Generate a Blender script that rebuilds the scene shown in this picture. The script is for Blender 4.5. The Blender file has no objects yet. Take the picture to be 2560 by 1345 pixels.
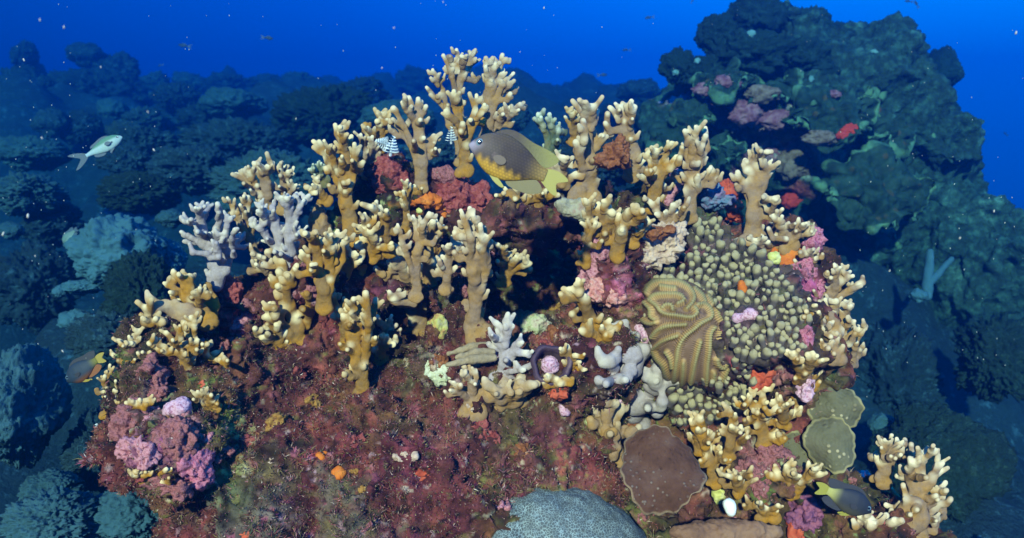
import bpy, math, random
import numpy as np
from mathutils import Vector, Matrix
from mathutils.bvhtree import BVHTree

# ------------------------------------------------------------------ camera, world, sun, exposure
SC = bpy.context.scene
COL = SC.collection
PITCH = math.radians(-10.0)
TX = 0.70                                   # tan of half the horizontal view angle
cam_data = bpy.data.cameras.new("camera")
cam_data.sensor_width = 36.0
cam_data.lens = 18.0 / TX
cam_data.clip_start = 0.02
cam_data.clip_end = 400.0
cam_data.dof.use_dof = True
cam_data.dof.focus_distance = 0.95
cam_data.dof.aperture_fstop = 6.5
cam = bpy.data.objects.new("camera", cam_data)
cam.rotation_euler = (math.pi / 2 + PITCH, 0, 0)
COL.objects.link(cam)
SC.camera = cam

SUN_ELEV = math.radians(27.0)
SUN_AZ = math.radians(-14.0)                # seen from the reef: behind the camera, a little to the left
world = bpy.data.worlds.new("World")
SC.world = world
world.use_nodes = True
wn, wl = world.node_tree.nodes, world.node_tree.links
wn.clear()
w_out = wn.new("ShaderNodeOutputWorld")
w_bg = wn.new("ShaderNodeBackground")
w_bg.inputs["Strength"].default_value = 0.10
sky = wn.new("ShaderNodeTexSky")
sky.sky_type = 'NISHITA'
sky.sun_disc = False
sky.sun_elevation = SUN_ELEV
sky.sun_rotation = math.pi + SUN_AZ
# daylight after its way down through deep water: the sky's brightness, filtered blue by direction
w_bw = wn.new("ShaderNodeRGBToBW")
w_geo = wn.new("ShaderNodeTexCoord")
w_dot = wn.new("ShaderNodeVectorMath"); w_dot.operation = 'DOT_PRODUCT'
w_dot.inputs[1].default_value = (0.72, 0.30, 0.62)
w_map = wn.new("ShaderNodeMapRange")
w_map.inputs["From Min"].default_value = -0.55
w_map.inputs["From Max"].default_value = 1.0
w_ramp = wn.new("ShaderNodeValToRGB")
els = w_ramp.color_ramp.elements
els[0].position = 0.0; els[0].color = (0.0, 0.01, 0.05, 1)
els[1].position = 1.0; els[1].color = (0.0, 0.52, 1.4, 1)
for pos, c in ((0.24, (0.0, 0.04, 0.22, 1)), (0.36, (0.0, 0.085, 0.50, 1)), (0.5, (0.0, 0.125, 0.70, 1)), (0.66, (0.0, 0.23, 1.02, 1)), (0.8, (0.0, 0.38, 1.3, 1))):
    e = els.new(pos); e.color = c
w_mul = wn.new("ShaderNodeMix"); w_mul.data_type = 'RGBA'; w_mul.blend_type = 'MULTIPLY'
w_mul.inputs["Factor"].default_value = 1.0
w_flat = wn.new("ShaderNodeMapRange")       # damp the sky's own horizon glow, which water scatters away
w_flat.inputs["From Min"].default_value = 0.0; w_flat.inputs["From Max"].default_value = 10.0
w_flat.inputs["To Min"].default_value = 6.5; w_flat.inputs["To Max"].default_value = 9.0
wl.new(sky.outputs[0], w_bw.inputs[0])
wl.new(w_bw.outputs[0], w_flat.inputs["Value"])
wl.new(w_geo.outputs["Generated"], w_dot.inputs[0])
wl.new(w_dot.outputs["Value"], w_map.inputs["Value"])
wl.new(w_map.outputs[0], w_ramp.inputs[0])
wl.new(w_ramp.outputs[0], w_mul.inputs["A"])
wl.new(w_flat.outputs[0], w_mul.inputs["B"])
wl.new(w_mul.outputs["Result"], w_bg.inputs["Color"])
wl.new(w_bg.outputs[0], w_out.inputs["Surface"])

sun_data = bpy.data.lights.new("sun", 'SUN')  # stands in for dive strobes beside the camera, which are not built
sun_data.energy = 5.0
sun_data.angle = math.radians(1.5)
sun_data.color = (1.0, 0.80, 0.64)
sun = bpy.data.objects.new("sun", sun_data)
# light travels forward (+y), slightly to the right, and down
_d = Vector((-math.sin(SUN_AZ) * math.cos(SUN_ELEV), math.cos(SUN_AZ) * math.cos(SUN_ELEV), -math.sin(SUN_ELEV)))
sun.rotation_euler = _d.to_track_quat('-Z', 'Y').to_euler()
sun.location = (-2, -4, 5)
COL.objects.link(sun)

SC.view_settings.view_transform = 'Standard'
SC.view_settings.look = 'None'
SC.view_settings.exposure = 1.05
SC.view_settings.gamma = 1.0
SC.view_settings.use_curve_mapping = False

# ------------------------------------------------------------------ small helpers
RIGHT = np.array((1.0, 0.0, 0.0))
UP = np.array((0.0, -math.sin(PITCH), math.cos(PITCH)))
FWD = np.array((0.0, math.cos(PITCH), math.sin(PITCH)))
BASIS = np.stack([RIGHT, UP, FWD])          # rows: camera-aligned right, up, forward

def at(px, py, d):
    """world point at distance d in front of the lens"""
    k = TX * d / 1280.0
    return RIGHT * ((px - 1280) * k) + UP * ((672.5 - py) * k) + FWD * d

def psize(d):
    return TX * d / 1280.0

def to_world(P):                            # camera-aligned offsets -> world offsets
    return np.asarray(P) @ BASIS

def hash3(ix, iy, iz, seed):
    h = (ix.astype(np.uint32) * np.uint32(374761393) + iy.astype(np.uint32) * np.uint32(668265263)
         + iz.astype(np.uint32) * np.uint32(2246822519) + np.uint32((seed * 3266489917) & 0xFFFFFFFF))
    h = (h ^ (h >> np.uint32(13))) * np.uint32(1274126177)
    h = h ^ (h >> np.uint32(16))
    return (h & np.uint32(0xFFFFFF)).astype(np.float64) / 16777215.0

def noise3(P, scale, seed=0):
    Q = np.asarray(P) * scale + 1000.0
    i = np.floor(Q).astype(np.int64)
    f = Q - i
    f = f * f * f * (f * (f * 6 - 15) + 10)
    r = 0
    for dx in (0, 1):
        wx = f[:, 0] if dx else 1 - f[:, 0]
        for dy in (0, 1):
            wy = f[:, 1] if dy else 1 - f[:, 1]
            for dz in (0, 1):
                wz = f[:, 2] if dz else 1 - f[:, 2]
                r = r + wx * wy * wz * hash3(i[:, 0] + dx, i[:, 1] + dy, i[:, 2] + dz, seed)
    return r * 2 - 1

def fbm(P, scale, octaves=4, seed=0, gain=0.5):
    r, a = 0, 1.0
    for o in range(octaves):
        r = r + a * noise3(P, scale * 2.03 ** o, seed + o * 17)
        a *= gain
    return r

def smoothstep(a, b, x):
    t = np.clip((x - a) / (b - a), 0, 1)
    return t * t * (3 - 2 * t)

def smin(a, b, k):
    h = np.maximum(k - np.abs(a - b), 0) / k
    return np.minimum(a, b) - h * h * k * 0.25

CORNERS = np.array([(i, j, k) for i in (0, 1) for j in (0, 1) for k in (0, 1)])
CEDGES = [(a, b) for a in range(8) for b in range(a + 1, 8) if np.abs(CORNERS[a] - CORNERS[b]).sum() == 1]

def surface_nets(F, org, h):
    ins = F < 0
    n = np.array(F.shape)
    c = np.zeros(tuple(n - 1), np.int8)
    for (i, j, k) in CORNERS:
        c += ins[i:n[0] - 1 + i, j:n[1] - 1 + j, k:n[2] - 1 + k]
    act = np.argwhere((c > 0) & (c < 8))
    idx = -np.ones(tuple(n - 1), np.int64)
    idx[act[:, 0], act[:, 1], act[:, 2]] = np.arange(len(act))
    vals = np.stack([F[act[:, 0] + o[0], act[:, 1] + o[1], act[:, 2] + o[2]] for o in CORNERS], 1)
    acc = np.zeros((len(act), 3)); cnt = np.zeros(len(act))
    for a, b in CEDGES:
        va, vb = vals[:, a], vals[:, b]
        m = (va < 0) != (vb < 0)
        t = np.where(m, va / np.where(m, va - vb, 1), 0)
        p = CORNERS[a] + t[:, None] * (CORNERS[b] - CORNERS[a])
        acc += p * m[:, None]; cnt += m
    V = (act + acc / cnt[:, None]) * h + np.asarray(org)
    quads = []
    for ax in range(3):
        u, v = (ax + 1) % 3, (ax + 2) % 3
        sl0 = [slice(None)] * 3; sl1 = [slice(None)] * 3
        sl0[ax] = slice(0, -1); sl1[ax] = slice(1, None)
        A, B = ins[tuple(sl0)], ins[tuple(sl1)]
        e = np.argwhere(A != B)
        e = e[(e[:, u] > 0) & (e[:, v] > 0) & (e[:, u] < n[u] - 1) & (e[:, v] < n[v] - 1)]
        flip = A[e[:, 0], e[:, 1], e[:, 2]]
        def cell(du, dv):
            q = e.copy(); q[:, u] += du; q[:, v] += dv
            return idx[q[:, 0], q[:, 1], q[:, 2]]
        q = np.stack([cell(-1, -1), cell(0, -1), cell(0, 0), cell(-1, 0)], 1)
        q[~flip] = q[~flip][:, ::-1]
        quads.append(q)
    Q = np.concatenate(quads)
    Q = Q[(Q >= 0).all(1)]
    return V, Q[:, ::-1].copy()             # the camera-aligned frame is left-handed: outward once in the world

def largest_piece(V, Q):
    lab = np.arange(len(V))
    while True:
        m = lab[Q].min(1)
        new = lab.copy()
        for k in range(4): np.minimum.at(new, Q[:, k], m)
        new = new[new]
        if (new == lab).all(): break
        lab = new
    ids, n = np.unique(lab, return_counts=True)
    keep = lab == ids[n.argmax()]
    idx = np.cumsum(keep) - 1
    return V[keep], idx[Q[keep[Q[:, 0]]]]

def vertex_normals(V, Q):
    a, b, c, d = V[Q[:, 0]], V[Q[:, 1]], V[Q[:, 2]], V[Q[:, 3]]
    fn = np.cross(c - a, d - b)
    N = np.zeros_like(V)
    for k in range(4):
        np.add.at(N, Q[:, k], fn)
    return N / np.maximum(np.linalg.norm(N, axis=1, keepdims=True), 1e-12)

def subdivide(V, Q):
    """one Catmull-Clark-like step for a closed quad mesh"""
    E = np.concatenate([Q[:, [0, 1]], Q[:, [1, 2]], Q[:, [2, 3]], Q[:, [3, 0]]])
    Es = np.sort(E, 1)
    uq, inv = np.unique(Es, axis=0, return_inverse=True)
    inv = inv.reshape(-1)
    nV, nQ = len(V), len(Q)
    fc = V[Q].mean(1)
    em = V[uq].mean(1)
    s = np.zeros((len(uq), 3)); cn = np.zeros(len(uq))
    fidx = np.tile(np.arange(nQ), 4)
    np.add.at(s, inv, fc[fidx]); np.add.at(cn, inv, 1)
    ep = np.where((cn == 2)[:, None], (em * 2 + s) / 4.0, em)
    vs = np.zeros((nV, 3)); vc = np.zeros(nV)
    for k in range(4):
        np.add.at(vs, Q[:, k], fc); np.add.at(vc, Q[:, k], 1)
    es = np.zeros((nV, 3)); ec = np.zeros(nV)
    for k in (0, 1):
        np.add.at(es, uq[:, k], em); np.add.at(ec, uq[:, k], 1)
    nn = np.maximum(vc, 1)[:, None]
    newV = np.where((vc >= 3)[:, None], (vs / nn + 2 * es / np.maximum(ec, 1)[:, None] + (nn - 3) * V) / nn, V)
    e0, e1, e2, e3 = (nV + inv[i * nQ:(i + 1) * nQ] for i in range(4))
    f = nV + len(uq) + np.arange(nQ)
    NQ = np.concatenate([np.stack(x, 1) for x in
                         ((Q[:, 0], e0, f, e3), (Q[:, 1], e1, f, e0), (Q[:, 2], e2, f, e1), (Q[:, 3], e3, f, e2))])
    return np.concatenate([newV, ep, fc]), NQ

def ellipsoids_sdf(G, blobs, k):
    """G (...,3) camera-aligned points, blobs of (centre, radii)"""
    F = None
    for c, r in blobs:
        p = (G - np.asarray(c)) / np.asarray(r)
        k0 = np.sqrt((p * p).sum(-1)) + 1e-9
        k1 = np.sqrt(((p / np.asarray(r)) ** 2).sum(-1)) + 1e-9
        d = k0 * (k0 - 1) / k1
        F = d if F is None else smin(F, d, k)
    return F

def grid(lo, hi, h):
    lo = np.asarray(lo); n = np.ceil((np.asarray(hi) - lo) / h).astype(int) + 1
    ax = [lo[i] + np.arange(n[i]) * h for i in range(3)]
    return np.stack(np.meshgrid(*ax, indexing='ij'), -1)

# ------------------------------------------------------------------ objects
def tag(o, label=None, cat=None, group=None, kind=None):
    if label: o['label'] = label
    if cat: o['category'] = cat
    if group: o['group'] = group
    if kind: o['kind'] = kind
    return o

def empty(name, loc, label, cat, group=None):
    o = bpy.data.objects.new(name, None)
    o.empty_display_size = 0.02
    o.location = tuple(loc)
    COL.objects.link(o)
    return tag(o, label, cat, group)

def mesh_obj(name, V, F, mat, parent=None, loc=(0, 0, 0), vc=None, smooth=True, normals=None):
    """V world coordinates; the object's origin is put at loc (or at its parent's)"""
    me = bpy.data.meshes.new(name)
    base = np.array(parent.matrix_basis.translation) if parent is not None else np.asarray(loc, float)
    V = np.asarray(V, float) - base
    if isinstance(F, np.ndarray):
        k = F.shape[1]
        me.vertices.add(len(V)); me.loops.add(F.size); me.polygons.add(len(F))
        me.vertices.foreach_set("co", V.astype(np.float32).ravel())
        me.loops.foreach_set("vertex_index", F.astype(np.int32).ravel())
        me.polygons.foreach_set("loop_start", np.arange(0, F.size, k, dtype=np.int32))
        me.update(calc_edges=True)
    else:
        me.from_pydata([tuple(v) for v in V], [], F)
    if smooth:
        me.polygons.foreach_set("use_smooth", np.ones(len(me.polygons), bool))
    if vc is not None:
        ca = me.color_attributes.new("Col", 'FLOAT_COLOR', 'POINT')
        c = np.ones((len(V), 4), np.float32); c[:, :vc.shape[1]] = vc
        ca.data.foreach_set("color", c.ravel())
    me.update()
    if normals is not None:
        me.normals_split_custom_set_from_vertices([tuple(n) for n in normals])
    for m in (mat if isinstance(mat, (list, tuple)) else [mat]):
        me.materials.append(m)
    o = bpy.data.objects.new(name, me)
    COL.objects.link(o)
    if parent is not None:
        o.parent = parent
    else:
        o.location = tuple(loc)
    return o

# ------------------------------------------------------------------ materials
class NT:
    def __init__(self, name):
        self.m = bpy.data.materials.new(name); self.m.use_nodes = True
        self.t = self.m.node_tree; self.n = self.t.nodes; self.l = self.t.links
        self.b = self.n["Principled BSDF"]
        self.tc = self.n.new("ShaderNodeTexCoord").outputs["Object"]
    def noise(self, scale, detail=4, rough=0.55, vec=None, dist=0.0):
        x = self.n.new("ShaderNodeTexNoise")
        x.inputs["Scale"].default_value = scale; x.inputs["Detail"].default_value = detail
        x.inputs["Roughness"].default_value = rough; x.inputs["Distortion"].default_value = dist
        self.l.new(vec or self.tc, x.inputs["Vector"]); return x.outputs["Fac"]
    def voro(self, scale, feature='F1', vec=None, out="Distance", rand=1.0):
        x = self.n.new("ShaderNodeTexVoronoi"); x.feature = feature
        x.inputs["Scale"].default_value = scale; x.inputs["Randomness"].default_value = rand
        self.l.new(vec or self.tc, x.inputs["Vector"]); return x.outputs[out]
    def ramp(self, fac, cols):
        x = self.n.new("ShaderNodeValToRGB"); e = x.color_ramp.elements
        ps = [(i / max(len(cols) - 1, 1), c) if len(c) == 3 else (c[0], c[1:]) for i, c in enumerate(cols)]
        e[0].position, e[0].color = ps[0][0], (*ps[0][1], 1)
        e[1].position, e[1].color = ps[-1][0], (*ps[-1][1], 1)
        for p, c in ps[1:-1]:
            q = e.new(p); q.color = (*c, 1)
        self.l.new(fac, x.inputs[0]); return x.outputs["Color"]
    def mapr(self, v, a, b, c=0.0, d=1.0):
        x = self.n.new("ShaderNodeMapRange")
        for i, k in zip((1, 2, 3, 4), (a, b, c, d)): x.inputs[i].default_value = k
        self.l.new(v, x.inputs[0]); return x.outputs[0]
    def math(self, op, a, b):
        x = self.n.new("ShaderNodeMath"); x.operation = op
        for i, k in ((0, a), (1, b)):
            if isinstance(k, (int, float)): x.inputs[i].default_value = k
            else: self.l.new(k, x.inputs[i])
        return x.outputs[0]
    def mix(self, fac, a, b, mode='MIX'):
        x = self.n.new("ShaderNodeMix"); x.data_type = 'RGBA'; x.blend_type = mode
        for key, k in (("Factor", fac), ("A", a), ("B", b)):
            i = [q for q in x.inputs if q.name == key and q.enabled][0]
            if isinstance(k, (int, float)): i.default_value = k
            elif isinstance(k, tuple): i.default_value = (*k, 1)
            else: self.l.new(k, i)
        return [q for q in x.outputs if q.enabled][0]
    def attr(self, name="Col"):
        x = self.n.new("ShaderNodeAttribute"); x.attribute_name = name; return x.outputs["Color"]
    def sep(self, c):
        x = self.n.new("ShaderNodeSeparateColor"); self.l.new(c, x.inputs[0]); return x.outputs
    def scaled(self, s):
        x = self.n.new("ShaderNodeMapping"); x.inputs["Scale"].default_value = s
        self.l.new(self.tc, x.inputs["Vector"]); return x.outputs[0]
    def bump(self, h, strength, dist=0.002, prev=None):
        x = self.n.new("ShaderNodeBump"); x.inputs["Strength"].default_value = strength
        x.inputs["Distance"].default_value = dist
        self.l.new(h, x.inputs["Height"])
        if prev: self.l.new(prev, x.inputs["Normal"])
        return x.outputs[0]
    def done(self, col, rough=0.75, nrm=None, spec=0.25):
        self.l.new(col, self.b.inputs["Base Color"])
        self.b.inputs["Roughness"].default_value = rough
        self.b.inputs["Specular IOR Level"].default_value = spec
        if nrm: self.l.new(nrm, self.b.inputs["Normal"])
        return self.m

def mat_fire(name, low, high, tip):
    t = NT(name)
    s = t.sep(t.attr())
    n = t.noise(38, 4, 0.6)
    f = t.mapr(n, 0.40, 0.62)
    f = t.math('MULTIPLY', f, 0.85)
    body = t.mix(f, low, high)
    fine = t.noise(230, 5, 0.7)
    body = t.mix(t.mapr(fine, 0.30, 0.70, 0.0, 0.55), body, t.mix(1.0, body, (0.55, 0.5, 0.45), 'MULTIPLY'))
    col = t.mix(s[0], body, tip)
    nrm = t.bump(t.voro(900), 0.30, 0.0006, t.bump(t.noise(420, 3), 0.45, 0.0012, t.bump(t.noise(110, 3), 0.45, 0.003)))
    return t.done(col, 0.7, nrm, 0.25)

def mat_noise(name, cols, scale, rough=0.8, bump=0.4, bscale=200, bdist=0.003, vc=False, spec=0.2, detail=6, pores=None, porecol=None, porefac=0.7):
    t = NT(name)
    col = t.ramp(t.mapr(t.noise(scale, detail, 0.65), 0.28, 0.72), cols)
    if vc:
        col = t.mix(1.0, t.attr(), col, 'MULTIPLY')
    nrm = t.bump(t.noise(bscale, 4, 0.6), bump, bdist)
    if pores:
        v = t.voro(pores)
        if porecol:
            col = t.mix(t.mapr(v, 0.15, 0.45, porefac, 0.0), col, porecol)
        nrm = t.bump(v, 0.5, 0.3 / pores, nrm)
    return t.done(col, rough, nrm, spec)

def mat_vc(name, rough=0.6, bump=0.2, bscale=300, spec=0.3, var=0.15):
    t = NT(name)
    n = t.noise(bscale * 0.4, 4)
    v = 1.0 - var
    col = t.mix(1.0, t.attr(), t.ramp(t.mapr(n, 0.3, 0.7), [(v, v, v), (1.0, 1.0, 1.0)]), 'MULTIPLY')
    return t.done(col, rough, t.bump(t.noise(bscale, 3), bump, 0.001), spec)

M_FIRE = {
    'y': mat_fire("fire_coral_ochre", (0.225, 0.125, 0.036), (0.39, 0.178, 0.006), (0.70, 0.57, 0.32)),
    't': mat_fire("fire_coral_tan", (0.262, 0.168, 0.098), (0.35, 0.188, 0.042), (0.70, 0.58, 0.37)),
    'g': mat_fire("fire_coral_pale", (0.35, 0.30, 0.30), (0.31, 0.25, 0.22), (0.60, 0.53, 0.39)),
    'd': mat_fire("fire_coral_shaded_green", (0.10, 0.13, 0.07), (0.16, 0.12, 0.03), (0.55, 0.58, 0.42)),  # dark green copy: the shade on these corals is put into the colour
}

# ------------------------------------------------------------------ the foreground rock
def E3(px, py, d, rx, ry, rz):
    k = psize(d)
    return (np.array([(px - 1280) * k, (672.5 - py) * k, d]), np.array([rx * k, ry * k, rz]))

ROCK = [
    E3(1050, 1190, 1.22, 640, 330, .35), E3(1250, 1520, 1.15, 800, 300, .33), E3(770, 1330, 1.12, 310, 230, .26),
    E3(420, 1110, .98, 150, 135, .11), E3(480, 900, 1.08, 110, 130, .12), E3(620, 900, 1.12, 170, 170, .17),
    E3(360, 960, 1.02, 75, 90, .08),
    E3(830, 760, 1.16, 210, 170, .15), E3(760, 640, 1.2, 90, 70, .08),
    E3(1000, 580, 1.2, 190, 110, .12), E3(1080, 490, 1.18, 95, 65, .07), E3(972, 440, 1.16, 50, 56, .05),
    E3(1340, 560, 1.2, 210, 75, .12), E3(1460, 520, 1.16, 60, 45, .06),
    E3(1540, 690, 1.12, 95, 190, .11), E3(1600, 520, 1.2, 180, 75, .11),
    E3(1850, 640, 1.17, 170, 120, .12), E3(1860, 850, 1.12, 200, 260, .18), E3(1985, 900, 1.10, 85, 240, .12),
    E3(1720, 880, 1.12, 160, 210, .14),
    E3(1890, 1150, 1.06, 170, 150, .14), E3(2130, 1320, 1.02, 210, 110, .12), E3(1700, 1390, 1.05, 330, 130, .16),
    E3(1310, 920, 1.10, 270, 115, .14), E3(1090, 800, 1.14, 190, 160, .14), E3(1480, 900, 1.08, 120, 110, .10),
    E3(1300, 960, 1.52, 700, 400, .30),
]
HOLES = [E3(1330, 735, 1.06, 118, 92, .15), E3(1700, 985, .94, 60, 30, .05), E3(545, 800, 1.0, 26, 40, .05),
         E3(975, 905, .96, 40, 34, .05),
         E3(1015, 945, .93, 46, 40, .06), E3(600, 1125, .92, 40, 46, .05), E3(1110, 640, 1.05, 50, 60, .07), E3(1020, 800, 1.02, 40, 46, .06), E3(690, 830, .98, 40, 40, .06), E3(1290, 500, 1.05, 60, 24, .06), E3(1420, 1085, .90, 46, 20, .03), E3(1460, 1010, .93, 50, 18, .04)]

def rock_sdf(G):
    F = ellipsoids_sdf(G, ROCK, 0.045)
    for hcl in HOLES:
        F = -smin(-F, ellipsoids_sdf(G, [hcl], 0.01), 0.03)
    return F

PATCHES = []      # colour patches living on the rock: (px, py, radius px, colour)
for row in """420,1110,130,.34,.13,.19;330,1050,60,.44,.19,.28;470,1040,60,.45,.22,.30;455,1190,70,.30,.10,.20;520,1160,40,.10,.03,.04
380,950,70,.22,.06,.08;590,820,60,.36,.09,.14;640,790,60,.20,.06,.06;700,960,150,.13,.040,.034;560,930,60,.17,.06,.04
800,1050,60,.30,.15,.04;870,1000,70,.20,.09,.04;690,1180,90,.10,.085,.035;600,1110,50,.50,.46,.24;560,1060,40,.40,.20,.08
900,1320,190,.13,.14,.07;600,1310,130,.16,.18,.10;1050,1180,200,.16,.045,.045;1150,1080,120,.19,.09,.05;830,1190,60,.34,.09,.05
1090,925,60,.48,.46,.27;1010,960,60,.10,.08,.035;940,1060,90,.15,.08,.03;1220,1100,30,.50,.36,.24;1200,1125,24,.55,.40,.28
1400,1030,90,.17,.07,.05;1350,1150,130,.20,.07,.07;1480,1100,60,.22,.10,.09;1290,1160,80,.15,.05,.05;1420,1180,40,.20,.17,.05
975,430,50,.30,.08,.065;1120,480,70,.22,.04,.035;1040,510,40,.34,.10,.03;1190,480,60,.20,.05,.07;1060,620,50,.18,.06,.045
900,690,60,.28,.09,.04;930,760,50,.22,.07,.10;1000,800,60,.15,.06,.05;1090,700,60,.20,.10,.05;1100,830,40,.32,.20,.06
1270,540,60,.26,.08,.09;1350,560,60,.20,.07,.08;1450,520,50,.48,.44,.33;1310,520,40,.18,.07,.05;1400,600,50,.20,.08,.09
1500,660,60,.50,.20,.22;1520,745,60,.50,.22,.21;1470,590,40,.32,.12,.15;1640,520,70,.25,.16,.14;1700,470,50,.50,.22,.32
1330,800,60,.14,.12,.05;1330,620,60,.12,.06,.04;1340,850,60,.24,.20,.10;1300,830,40,.16,.05,.05
1950,640,60,.45,.10,.02;1760,560,80,.10,.09,.08;1850,700,200,.12,.10,.085;1850,900,200,.11,.085,.07;2010,690,60,.45,.14,.26
2040,600,40,.34,.09,.16;1870,1130,90,.26,.12,.14;1940,1170,60,.22,.07,.10;1830,1230,60,.22,.20,.09;2030,1290,60,.30,.07,.10
2120,1190,60,.34,.26,.26;1780,1320,160,.17,.08,.045;1950,1330,120,.17,.08,.045;1990,950,50,.50,.20,.24;1910,940,50,.42,.08,.04
720,720,60,.16,.07,.05;800,580,60,.36,.27,.15;860,640,60,.24,.12,.05;1640,800,50,.20,.12,.06;1560,760,40,.30,.22,.05""".split():
    for q in row.split(';'):
        v = [float(x) for x in q.split(',')]
        PATCHES.append(v)

def make_rock():
    G = grid((-.72, -.62, .68), (.78, .26, 1.92), .0125)
    F = rock_sdf(G)
    V, Q = surface_nets(F, (-.72, -.62, .68), .0125)
    Vw = to_world(V)
    for lvl in range(2):
        Vw, Q = subdivide(Vw, Q)
        N = vertex_normals(Vw, Q)
        if lvl == 0:
            a = fbm(Vw, 8, 3, 3, 0.6) * .027
            b = np.abs(noise3(Vw, 20, 8)) * -.026
            Vw = Vw + N * (a + b)[:, None]
        else:
            Vw = Vw + N * (fbm(Vw, 46, 3, 5, 0.65) * .0095 - np.abs(noise3(Vw, 60, 12)) * .008 + noise3(Vw, 130, 13) * .0022)[:, None]
    return Vw, Q

RV, RQ = make_rock()
_tris = np.concatenate([RQ[:, [0, 1, 2]], RQ[:, [0, 2, 3]]])
ROCK_BVH = BVHTree.FromPolygons([tuple(v) for v in RV], [tuple(q) for q in RQ.tolist()])

def hit(px, py, default=1.12):
    d = Vector(at(px, py, 1.0))
    loc, nrm, i, dist = ROCK_BVH.ray_cast(Vector((0, 0, 0)), d.normalized())
    if loc is None:
        return np.array(at(px, py, default)), -FWD, default
    p = np.array(loc)
    n = np.array(nrm)
    if n @ FWD > 0: n = -n
    return p, n, float(p @ FWD)

def rock_colours(P):
    n1 = fbm(P, 14, 4, 21)[:, None]
    n2 = fbm(P, 45, 3, 31)[:, None]
    base = np.array([.125, .044, .027]) + 0 * n1
    base = np.where(n1 > .12, np.array([.19, .060, .040]), base)
    base = np.where(n1 < -.30, np.array([.13, .085, .040]), base)
    big = fbm(P, 6.5, 3, 131)[:, None]
    C = base * np.clip(1 + .75 * big, .35, 1.9)
    warp = np.stack([fbm(P, 22, 4, 41 + i, .6) for i in range(3)], 1) * .042
    for px, py, r, cr, cg, cb in PATCHES:
        h, _, d = hit(px, py)
        rr = r * psize(d)
        D = np.linalg.norm((P + warp - h) * np.array([1, .8, 1]), axis=1)
        w = smoothstep(1.05, 0.55, D / rr)[:, None]
        C = C * (1 - w) + np.array([cr, cg, cb]) * w
    # encrusting algae: small blotches of pink, olive and bare limestone
    b1 = smoothstep(.50, .70, noise3(P, 60, 77) * .7 + noise3(P, 130, 78) * .5)[:, None]
    C = C * (1 - .7 * b1) + np.array([.36, .12, .15]) * .7 * b1
    b2 = smoothstep(.48, .66, noise3(P, 48, 87) * .7 + noise3(P, 140, 88) * .5)[:, None]
    C = C * (1 - .75 * b2) + np.array([.17, .17, .05]) * .75 * b2
    b3 = smoothstep(.62, .76, noise3(P, 85, 97) * .75 + noise3(P, 210, 98) * .5)[:, None]
    C = C * (1 - .8 * b3) + np.array([.55, .47, .38]) * .8 * b3
    b4 = smoothstep(.38, .62, noise3(P, 52, 107) * .7 + noise3(P, 120, 108) * .5)[:, None]
    C = C * (1 - .85 * b4) + np.array([.035, .018, .014]) * .85 * b4
    hue = fbm(P, 10, 3, 151)[:, None]
    C = np.where(hue > 0, C * (1 + hue * np.array([.05, -.30, .30])), C * (1 - hue * np.array([-.30, .30, -.35])))
    return np.clip(C * np.array([.60, .57, .47]) * (1 + .70 * n2), 0.006, .9)

RC = rock_colours(RV)
mat_rock = mat_noise("crusted_reef_rock", [(.55, .55, .55), (.95, .95, .95), (1.35, 1.3, 1.25)], 190, .85, .7, 330, .003, vc=True)
ROCK_OBJ = tag(mesh_obj("reef_rock", RV, RQ, mat_rock, loc=at(1150, 1300, 1.15), vc=RC),
    "algae crusted maroon reef rock that carries the fire corals", "rock")

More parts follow.
